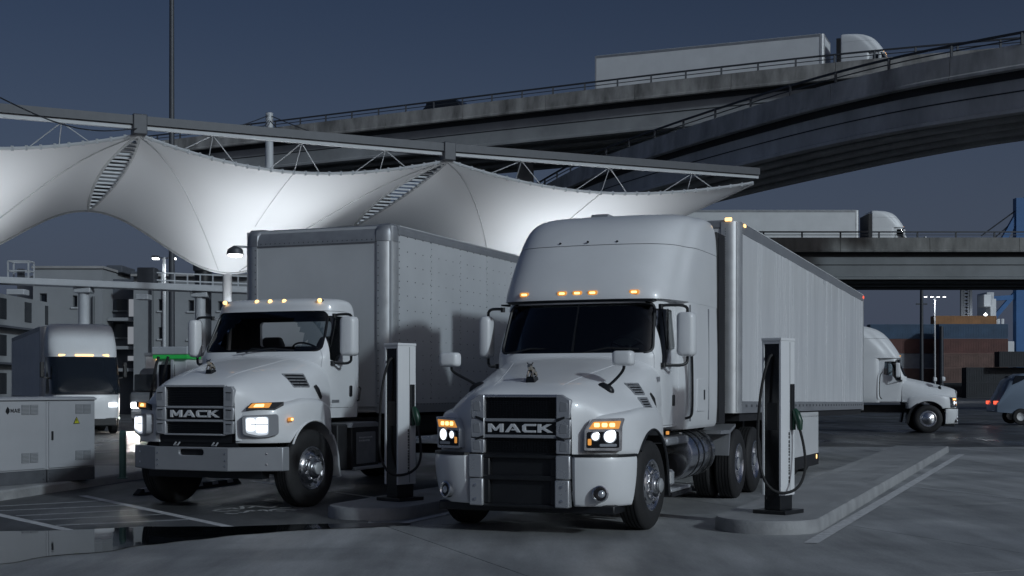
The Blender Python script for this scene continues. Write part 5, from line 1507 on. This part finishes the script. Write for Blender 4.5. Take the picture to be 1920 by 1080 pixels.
for x in (283, 307, 175): 
    p = at(x, 560, YB_ - .1); MB().tube([(p.x, p.y + (.3 if x > 246 else 0), 0.5), (p.x, p.y + (.3 if x > 246 else 0), 8.2 if x > 200 else 7.4)], .09, 8).build('drain_pipe', 'frame', ab)
for (x0, x1, y0, y1, m) in ((60, 195, 499, 503.5, 'concrete'), (246, 471, 514, 518, 'concrete')):
    q = rect(x0, x1, y0, y1); MB().box(q[0], q[1], YB_ - .12, YB_ + 10, q[2], q[3]).build('parapet_coping', m, ab, 0)
for (x0, x1, y0, y1) in ((172, 203, 489, 503), (218, 278, 501, 519), (250, 262, 494, 516)):
    q = rect(x0, x1, y0, y1); MB().box(q[0], q[1], YB_ + 3, YB_ + 6, q[2], q[3]).build('rooftop_unit', 'facade_dark', ab, 0, .05)
# darker neighbouring block cut by the left edge
nb = thing('apartment_building', 'darker apartment block with stepped balconies cut by the left edge', 'building', (0, 0, 0))
def nbox(n, m, x0, x1, y0, y1, Y, d, p=nb): a, c = at(x0, y1, Y), at(x1, y0, Y); return MB().box(a.x, c.x, Y, Y + d, max(-.1, a.z), c.z).build(n, m, p, 0)
nw = nbox('wall', 'facade', -260, -28, 545, 800, 74, 12)
for y in (590, 640, 690): nbox('balcony', 'facade', -260, -34, y, y + 14, 72.5, 1.5)
xr = at(-28, 600, 74).x
for y0_ in (76, 80, 83.5):
    for z in (1.9, 4.1, 6.2): MB().box(xr - .05, xr + .03, y0_, y0_ + 1.1, z - .6, z + .6).build('window', 'pane_dark', nw, 0)
for z in (1.0, 3.1, 5.2): MB().box(xr - .1, xr + .5, 74.5, 85.5, z - .12, z).build('balcony', 'facade_dark', nw, 0)
# elevated pipe walkway on columns
gw = thing('elevated_walkway', 'white elevated walkway on round columns in front of the apartment block', 'walkway', (0, 0, 0))
gl, gr = at(-60, 524, 52), at(470, 545, 55)
MB().bar(gl, gr, .9, .26).build('deck', 'steel_white', gw, 0, .03)
for f, x in ((.40, 150), (.80, 371)):
    p = gl.lerp(gr, (x + 60) / 530)
    MB().lathe([(.21, 0), (.21, p.z - .2)], 20, 'z', Matrix.Translation((p.x, p.y, 0))).build('column', 'steel_white', gw)
    MB().box(p.x - .34, p.x + .34, p.y - .3, p.y + .3, p.z - .36, p.z - .14).build('column_head', 'steel_white', gw, 0, .04)
r0, r1 = gl.lerp(gr, (272 + 60) / 530), gr
for h in (.28, .58): MB().bar(r0 + Vector((0, 0, h)), r1 + Vector((0, 0, h)), .05).build('handrail', 'steel_white', gw, 0)
for i in range(9):
    p = r0.lerp(r1, i / 8); MB().bar(p, p + Vector((0, 0, .60)), .05).build('rail_post', 'steel_white', gw, 0)
p = gl.lerp(gr, (270 + 60) / 530); MB().box(p.x - .35, p.x + .35, p.y - .3, p.y + .3, p.z - .1, p.z + .75).build('switch_box', 'steel_grey', gw, 0, .03)
MB().box(p.x - .35, p.x + .15, p.y - .5, p.y + .1, p.z - .55, p.z - .33).build('hanging_lamp', 'steel_white', gw, 0, .03)
p = gl.lerp(gr, (35 + 60) / 530)
cg = MB()
for dx in (-.4, .4):
    for dy in (-.3, .3): cg.bar(p + Vector((dx, dy, 0)), p + Vector((dx, dy, .78)), .05)
for z in (.4, .78):
    cg.bar(p + Vector((-.4, -.3, z)), p + Vector((.4, -.3, z)), .05); cg.bar(p + Vector((-.4, .3, z)), p + Vector((.4, .3, z)), .05); cg.bar(p + Vector((-.4, -.3, z)), p + Vector((-.4, .3, z)), .05); cg.bar(p + Vector((.4, -.3, z)), p + Vector((.4, .3, z)), .05)
cg.build('ladder_cage', 'steel_white', gw, 0)
MB().box(p.x - .12, p.x + .12, p.y - .1, p.y + .1, p.z, p.z + .5).build('camera_box', 'steel_grey', gw, 0, .02)
MB().box(p.x - .4, p.x + .3, p.y - .5, p.y + .1, p.z - .55, p.z - .33).build('hanging_lamp', 'steel_white', gw, 0, .03)
vt = at(381, 532, 56)
vs_ = thing('vent_stack', 'dark banded vent stack standing above the walkway column', 'vent stack', (vt.x, vt.y, 0))
for z0, z1, r, m in ((0, 6.05, .34, 'steel_grey'), (6.05, 6.55, .36, 'black'), (6.55, 6.95, .42, 'steel_grey'), (6.95, 7.45, .38, 'black'), (7.45, 7.52, .46, 'steel_grey')):
    MB().lathe([(r, z0), (r, z1)], 20, 'z').build('stack_section', m, vs_)

def street_lamp(label, x, yb, ytop, Y, heads, glow=True):
    p = at(x, ytop, Y)
    t = thing('street_lamp', label, 'street lamp', (p.x, p.y, 0), 0, 'street lamps')
    MB().lathe([(.12, 0), (.07, p.z)], 10, 'z').build('pole', 'steel_white', t)
    for dx in heads:
        a = MB().bar((0, 0, p.z - .05), (dx, 0, p.z + .02), .06).build('arm', 'steel_grey', t, 0)
        h = MB().box(dx - .17, dx + .17, -.18, .18, p.z - .02, p.z + .09).build('lamp_head', 'steel_grey', t, 0, .03)
        MB().box(dx - .14, dx + .14, -.15, .15, p.z - .09, p.z - .018).build('lamp_glass', 'lamp_white', h, 0)
        if abs(dx) > .3 or len(heads) == 1:
            L = bpy.data.lights.new('lamp_beam', 'SPOT'); L.energy = 260 if Y < 120 else 900; L.spot_size = R(140); L.spot_blend = .8; L.shadow_soft_size = .25; L.color = (.95, .97, 1)
            lo = bpy.data.objects.new('lamp_beam', L); COL.objects.link(lo); lo.parent = h; lo.location = (dx, 0, p.z - .12)
    return t
street_lamp('lit street lamp with two heads above the apartment block', 308, 520, 483, 66, (-.42, .42))
street_lamp('lit floodlight mast with a row of lamps above the containers', 1753, 660, 556, 170, (-1.2, -.4, .4, 1.2))
p = at(1728, 545, 120)
dp = thing('utility_pole', 'dark slender pole standing in front of the containers', 'pole', (p.x, p.y, 0))
MB().lathe([(.2, 0), (.14, 11.6)], 10, 'z').build('shaft', 'rail_steel', dp); MB().bar((-.5, 0, 9.2), (.5, 0, 9.2), .12).build('crossarm', 'rail_steel', dp, 0)
p = at(1765, 612, 120)
dp = thing('utility_pole', 'short dark pole beside the lit lamp mast', 'pole', (p.x, p.y, 0))
MB().lathe([(.24, 0), (.18, 7.2)], 10, 'z').build('shaft', 'rail_steel', dp)

# containers: real 40 ft boxes, stacked
def container_meshes():
    L, Wd, Hh = 12.2, 2.44, 2.6
    d = MB()
    d.box(0, L, .04, Wd, 0, Hh)
    rib = MB(); n = 40
    for i in range(n):
        x = .25 + (L - .5) * i / n; rib.box(x, x + (L - .5) / n * .5, -.005, .04, .18, Hh - .14)
    fr = MB()
    for x0, x1, z0, z1 in ((0, L, 0, .16), (0, L, Hh - .13, Hh), (0, .18, .16, Hh - .13), (L - .18, L, .16, Hh - .13)): fr.box(x0, x1, -.02, .039, z0, z1)
    dr = MB()
    for y0, y1 in ((.1, 1.2), (1.24, 2.34)):
        dr.box(-.03, .0, y0, y1, .15, Hh - .1)
        for yy in (y0 + .3, y0 + .8): dr.tube([(-.07, yy, .12), (-.07, yy, Hh - .1)], .025, 6)
    return d.mesh('shell'), rib.mesh('corrugation'), fr.mesh('corner_frame'), dr.mesh('end_doors')
CM = container_meshes()
def container(label, x, y, z, m, rz=0.0):
    t = thing('shipping_container', label, 'container', (x, y, z), rz, 'stacked shipping containers')
    for me, n in zip(CM, ('shell', 'corrugation', 'corner_frame', 'end_doors')):
        o = bpy.data.objects.new(n, me); COL.objects.link(o); o.parent = t
        if not me.materials: me.materials.append(M[m])
        o.material_slots[0].link = 'OBJECT'; o.material_slots[0].material = M[m]
    return t
YC = 236.0
def cont_px(label, x0, ybot, m, Y=YC): p = at(x0, ybot, Y); return container(label, p.x, p.y, p.z, m)
HPX = 2.6 * FPX / YC
base_y = HZ + HC * FPX / YC
rows = [(1761, ['container_black', 'container_rust', 'container_rust', 'container_red', 'container_blue']),
        (1700 - 68, ['container_black', 'container_rust', 'container_grey', 'container_red', 'container_blue'])]
names = {'container_black': 'black', 'container_rust': 'rust brown', 'container_red': 'dark red', 'container_blue': 'blue', 'container_grey': 'pale grey'}
lvl = ['on the ground', 'second from the ground', 'third from the ground', 'second from the top', 'on top']
for r, (x0, ms) in enumerate(rows):
    for i, m in enumerate(ms):
        cont_px(names[m] + ' shipping container ' + lvl[i] + (' of the right stack' if r == 0 else ' of the stack behind the dark pole'), x0, base_y - i * HPX, m, YC + r * 5)
cont_px('orange shipping container high up behind the blue ones', 1752, 617, 'container_orange', 262)
cont_px('black shipping container with faint print, in front of the stacks', 1812, base_y - HPX, 'container_black', 226)
cont_px('black shipping container on the ground, in front of the stacks', 1812, base_y + 1, 'container_black', 226)
cont_px('black shipping container on top of the dark row at the right edge', 1874, base_y - 2 * HPX - 2, 'container_black', 224)
cont_px('pale orange shipping container far off by the crane leg', 1884, 667, 'container_orange', 300)

# ship-to-shore crane
cr = thing('harbour_crane', 'tall blue harbour crane at the right edge with white machinery tower', 'crane', (0, 0, 0))
YK = 290.0
def kb(n, m, x0, y0, x1, y1, w, Y=YK, Y2=None): return MB().bar(at(x0, y0, Y), at(x1, y1, Y2 or Y), w, w).build(n, m, cr, 0)
gk = HZ + HC * FPX / YK
kb('leg', 'crane_blue', 1911, gk, 1911, 372, 2.0); kb('leg', 'crane_blue', 1990, gk, 1975, 360, 2.0)
kb('brace', 'crane_blue', 1838, 625, 1908, 545, .9); kb('brace', 'crane_blue', 1880, 452, 1925, 372, 1.2); kb('brace', 'crane_blue', 1908, 545, 1985, 470, 1.0)
for a in ((1840, 442, 1918, 385), (1866, 445, 1918, 400)):
    MB().tube([at(a[0], a[1], YK), at(a[2], a[3], YK)], .16, 6).build('stay_cable', 'rail_steel', cr)
kb('tie_beam', 'crane_blue', 1860, 560, 1990, 552, 1.0)
tw = MB()
for i in range(12):
    y = 612 - i * 6.5; tw.bar(at(1803, y, 280), at(1820, y - 6.5, 280), .35); tw.bar(at(1820, y, 280), at(1803, y - 6.5, 280), .35)
tw.bar(at(1803, 615, 280), at(1803, 535, 280), .5).bar(at(1820, 615, 280), at(1820, 535, 280), .5)
tw.build('lattice_tower', 'rail_steel', cr, 0)
def kbox(n, m, x0, x1, y0, y1, Y, d): a, c = at(x0, y1, Y), at(x1, y0, Y); return MB().box(a.x, c.x, Y, Y + d, a.z, c.z).build(n, m, cr, 0, .1)
kbox('machine_house', 'crane_white', 1850, 1864, 548, 612, 288, 6); kbox('machine_house', 'crane_white', 1857, 1868, 560, 645, 286, 4); kbox('cabin', 'crane_white', 1845, 1858, 552, 575, 284, 4)
kbox('platform', 'crane_white', 1862, 1886, 626, 630, 285, 5); kbox('deck_house', 'crane_white', 1866, 1902, 640, 662, 284, 5); kbox('cabin', 'crane_white', 1868, 1874, 600, 628, 284, 3)
for x in (1832, 1872, 1880): MB().tube([at(x, 640, 284), at(x, 598, 284)], .3, 6).build('vent_pipe', 'crane_white', cr)
L = bpy.data.lights.new('crane_lamp', 'POINT'); L.energy = 1300; L.shadow_soft_size = .6; L.color = (.85, .93, 1)
lo = bpy.data.objects.new('crane_lamp', L); COL.objects.link(lo); lo.parent = cr; lo.location = at(1848, 590, 276)
MB().lathe([(.001, -.4), (.4, 0), (.001, .4)], 10, 'z', Matrix.Translation(at(1848, 590, 276)), cap=False).build('work_lamp', 'lamp_white', cr)

# ---------------------------------------------------------------- passing vehicles
far_tr = build_tractor('semi_tractor', 'white conventional tractor passing behind the trailer at right', (0, 0, 0), 0, detail=False)
def yaw_to(dx, dy): return math.atan2(dx, -dy)      # heading vector -> rotation (front is local -y)
p = gnd(1668, 812)
p.x += 1.6
far_tr.location = (p.x, p.y + 1.2, 0); far_tr.rotation_euler = (0, 0, yaw_to(.985, -.17))
ft = build_trailer('semi_trailer', 'white trailer behind the passing tractor, mostly hidden at right', Vector((p.x, p.y + 1.2, 0)) - Vector((.985, -.17, 0)) * 4.3, yaw_to(.985, -.17), 12.5, False, 0, 'truck_far', (10.2, 11.4))
# left: cab-forward electric truck coming towards the camera
def build_flat_truck(label, loc, rz):
    t = thing('semi_truck', label, 'truck', loc, rz)
    lv = [(.55, 1.15, -1.05, 1.6, .55, .2), (1.2, 1.20, -1.10, 1.7, .6, .2), (1.75, 1.18, -.95, 1.7, .6, .2), (1.95, 1.17, -.75, 1.7, .6, .2), (2.75, 1.20, -.10, 1.7, .55, .2), (2.85, 1.21, -.08, 1.7, .5, .2),
          (3.3, 1.20, .18, 1.7, .45, .2), (3.75, 1.16, .55, 1.68, .4, .2), (3.92, 1.08, .85, 1.6, .3, .2), (3.96, .9, 1.1, 1.4, .2, .2)]
    place('cab', ring_loft(lv), 'truck_far', t, 45)
    wsl = [(z, w + .02, yf - .05, 1.05, rf, .1) for z, w, yf, yb, rf, rb in [(1.42, 1.19, -1.055, 1.7, .6, .2), (1.60, 1.185, -1.0, 1.7, .6, .2), (1.95, 1.17, -.75, 1.7, .6, .2), (2.35, 1.185, -.42, 1.7, .57, .2), (2.74, 1.20, -.11, 1.7, .55, .2)]]
    place('windshield', ring_loft(wsl, lit=2), 'pane_dark', t, 45)
    for x, w in ((-.72, .28), (0, .62), (.72, .28)): MB().box(x - w / 2, x + w / 2, -.12 + abs(x) * .10, .1, 2.765, 2.825).build('marker_light', 'amber_hot', t, 0, .01)
    for s in (-1, 1):
        MB().box(s * 1.42 - .07, s * 1.42 + .07, -.1, .06, 2.0, 2.55).build('mirror', 'black', t, 0, .03)
        MB().bar((s * 1.1, .0, 1.95), (s * 1.42, -.02, 2.03), .05).build('mirror_arm', 'black', t, 0)
        MB().prism(rrect(s * .82 - .2, s * .82 + .2, .95, 1.12, .04), 'y', -1.02, -.85).build('headlight', 'head_lamp', t, 0, .01)
        wheel(t, s * 1.2, .35, .51, s, 'front', 0, False); wheel(t, s * 1.2, 3.4, .51, s, 'drive', 0, False); wheel(t, s * 1.2, 4.6, .51, s, 'drive', 0, False)
    MB().box(-1.0, 1.0, -1.02, 1.5, .28, .58).build('bumper', 'black', t, 0, .05)
    MB().box(-.45, .45, 1.5, 5.6, .6, 1.0).build('chassis', 'chassis', t, 0)
    return t
p = gnd(140, 815)
hd = Vector((.42, -.907, 0))
build_flat_truck('white truck with wide dark windshield passing behind the grey cabinets', (p.x, p.y + 1, 0), yaw_to(hd.x, hd.y))
build_trailer('semi_trailer', 'white trailer pulled by the truck with the wide dark windshield', Vector((p.x, p.y + 1, 0)) - hd * 2.1, yaw_to(hd.x, hd.y), 13.0, False, 0, 'truck_far', (10.2, 11.4), 1.15, 3.9)
# delivery truck beyond it, headlights on
def build_van_truck(label, loc, rz):
    t = thing('delivery_truck', label, 'truck', loc, rz)
    MB().loft([[(x, y, z) for x, y in rrect(-w, w, y0, 1.4, .15, 2)] for z, w, y0 in ((.5, 1.0, -.9), (1.2, 1.05, -.95), (1.45, 1.05, -.85), (1.5, 1.04, -.55), (2.25, .98, -.2), (2.4, .9, 0))], 0, 1).build('cab', 'truck_grey', t, 45)
    MB().prism(rrect(-.88, .88, 1.52, 2.16, .06), 'y', -.75, -.3, Matrix.Shear('XY', 4, (0, 0))).build('windshield', 'pane_dark', t, 0)
    MB().box(-1.22, 1.22, 1.0, 6.8, .95, 3.0).build('cargo_box', 'truck_far', t, 0, .04)
    MB().box(-1.24, 1.24, .96, 1.1, 2.9, 3.04).build('box_rail', 'alu_dull', t, 0, .02)
    for s in (-1, 1):
        hl = MB().prism(rrect(s * .75 - .17, s * .75 + .17, .85, 1.08, .05), 'y', -.98, -.8).build('headlight', 'lamp_white', t, 0, .01)
        L = bpy.data.lights.new('headlight_beam', 'SPOT'); L.energy = 300; L.spot_size = R(70); L.spot_blend = .7; L.shadow_soft_size = .08; L.color = (1.0, .95, .86)
        lo = bpy.data.objects.new('headlight_beam', L); COL.objects.link(lo); lo.parent = hl; lo.location = (s * .75, -1.05, .96); lo.rotation_euler = (R(-78), 0, 0)
        wheel(t, s * 1.1, 0, .51, s, 'front', 0, False); wheel(t, s * 1.1, 4.6, .51, s, 'drive', 0, False)
    MB().box(-.9, .9, -1.02, -.9, .45, .75).build('bumper', 'bumper_grey', t, 0, .03)
    for x in (-.6, 0, .6): MB().box(x - .12, x + .12, .93, .965, 2.72, 2.79).build('marker_light', 'amber_hot', t, 0)
    return t
p = gnd(268, 808); build_van_truck('grey delivery truck with glaring headlights between cabinets and box truck', (p.x + .4, p.y + 1.5, 0), yaw_to(-.15, -.99))
# vehicles up on the overpasses
def on_path(pts, x_px, off, zroad):
    path = [Vector((*q, 0)) for q in pts]; path = chaikin(path, 3, False)
    best = None
    for i in range(len(path) - 1):
        d = (path[i + 1] - path[i]).normalized(); n = Vector((-d.y, d.x, 0)); n = n if n.y > 0 else -n
        for k in range(20):
            q = path[i].lerp(path[i + 1], k / 20) + n * off
            e = abs(CXP + FPX * q.x / q.y - x_px)
            if best is None or e < best[0]: best = (e, q, d)
    return Vector((best[1].x, best[1].y, zroad)), best[2]
def place_tree(t, pos, d): t.location = pos; t.rotation_euler = (0, 0, yaw_to(d.x, d.y))
ta = copy_tree(far_tr); ta['label'] = 'white tractor pulling the long trailer on the farthest overpass'
q, d = on_path(PA, 1690, 5.6, 18.75); place_tree(ta, q, d)
build_trailer('semi_trailer', 'long white trailer crossing the farthest overpass against the sky', q - d * 4.3, yaw_to(d.x, d.y), 14.4, False, 0, 'truck_far', (12.0, 13.2))
tc = copy_tree(far_tr); tc['label'] = 'white tractor on the low straight overpass at right'
q, d = on_path(PC, 1712, 7.6, 10.55); place_tree(tc, q, d)
build_trailer('semi_trailer', 'white trailer crossing the low straight overpass at right', q - d * 4.3, yaw_to(d.x, d.y), 13.5, False, 0, 'truck_far', (11.2, 12.4), 1.2, 3.95)
def build_car(label, loc, d, m, h=1.75, L=4.7, lamp=None):
    t = thing('car', label, 'car', loc, yaw_to(d.x, d.y))
    prof = [(-L * .5, .45), (-L * .5, .85), (-L * .44, 1.0), (-L * .24, 1.08), (-L * .08, h - .06), (L * .05, h), (L * .36, h - .03), (L * .47, 1.1), (L * .5, .95), (L * .5, .45)]
    MB().loft([[(x, y * ky, .45 + (z - .45) * kz) for y, z in prof] for x, ky, kz in ((-.9, .97, .80), (-.86, .99, .93), (-.70, 1, 1), (.70, 1, 1), (.86, .99, .93), (.9, .97, .80))], 1, 0).build('body', m, t, 45)
    for s in (-1, 1):
        MB().prism([(-L * .20, 1.10), (-L * .07, h - .12), (L * .34, h - .12), (L * .42, 1.12)], 'x', s * .80, s * .885).build('side_window', 'pane_dark', t, 0)
        MB().prism(rrect(s * .62 - .14, s * .62 + .14, .82, .94, .03), 'y', -L * .5 - .01, -L * .5 + .2).build('headlight', lamp or 'lamp_dim', t, 0)
        MB().prism(rrect(s * .66 - .14, s * .66 + .14, .90, 1.05, .03), 'y', L * .5 - .2, L * .5 + .012).build('tail_light', 'red_lamp', t, 0)
        for y in (-L * .31, L * .30):
            w = MB().lathe([(.20, -.2), (.34, -.2), (.36, -.17), (.36, -.03), (.34, 0), (.20, 0)], 24, 'x', Matrix.Translation((s * .90 + (.1 if s < 0 else 0), y, .36)), cap=False).build('tyre', 'rubber', t)
            MB().lathe([(.205, -.02), (.19, -.03), (.001, -.01)], 20, 'x', Matrix.Translation((s * .91 , y, .36)), cap=False).build('rim', 'alu', w)
    return t
q, d = on_path(PA, 858, 3.2, 18.75); build_car('dark van crossing the farthest overpass', q, d, 'car_dark', 2.35, 5.6)
q, d = on_path(PB, 1278, 2.6, 13.75); build_car('dark car climbing the steep ramp', q, -d, 'car_dark', 2.0, 4.8)
p = gnd(2045, 800); build_car('pale blue van at the right edge beyond the forecourt', (p.x, p.y + 4, 0), Vector((1, -.1, 0)), 'car_blue', 2.3, 5.4)
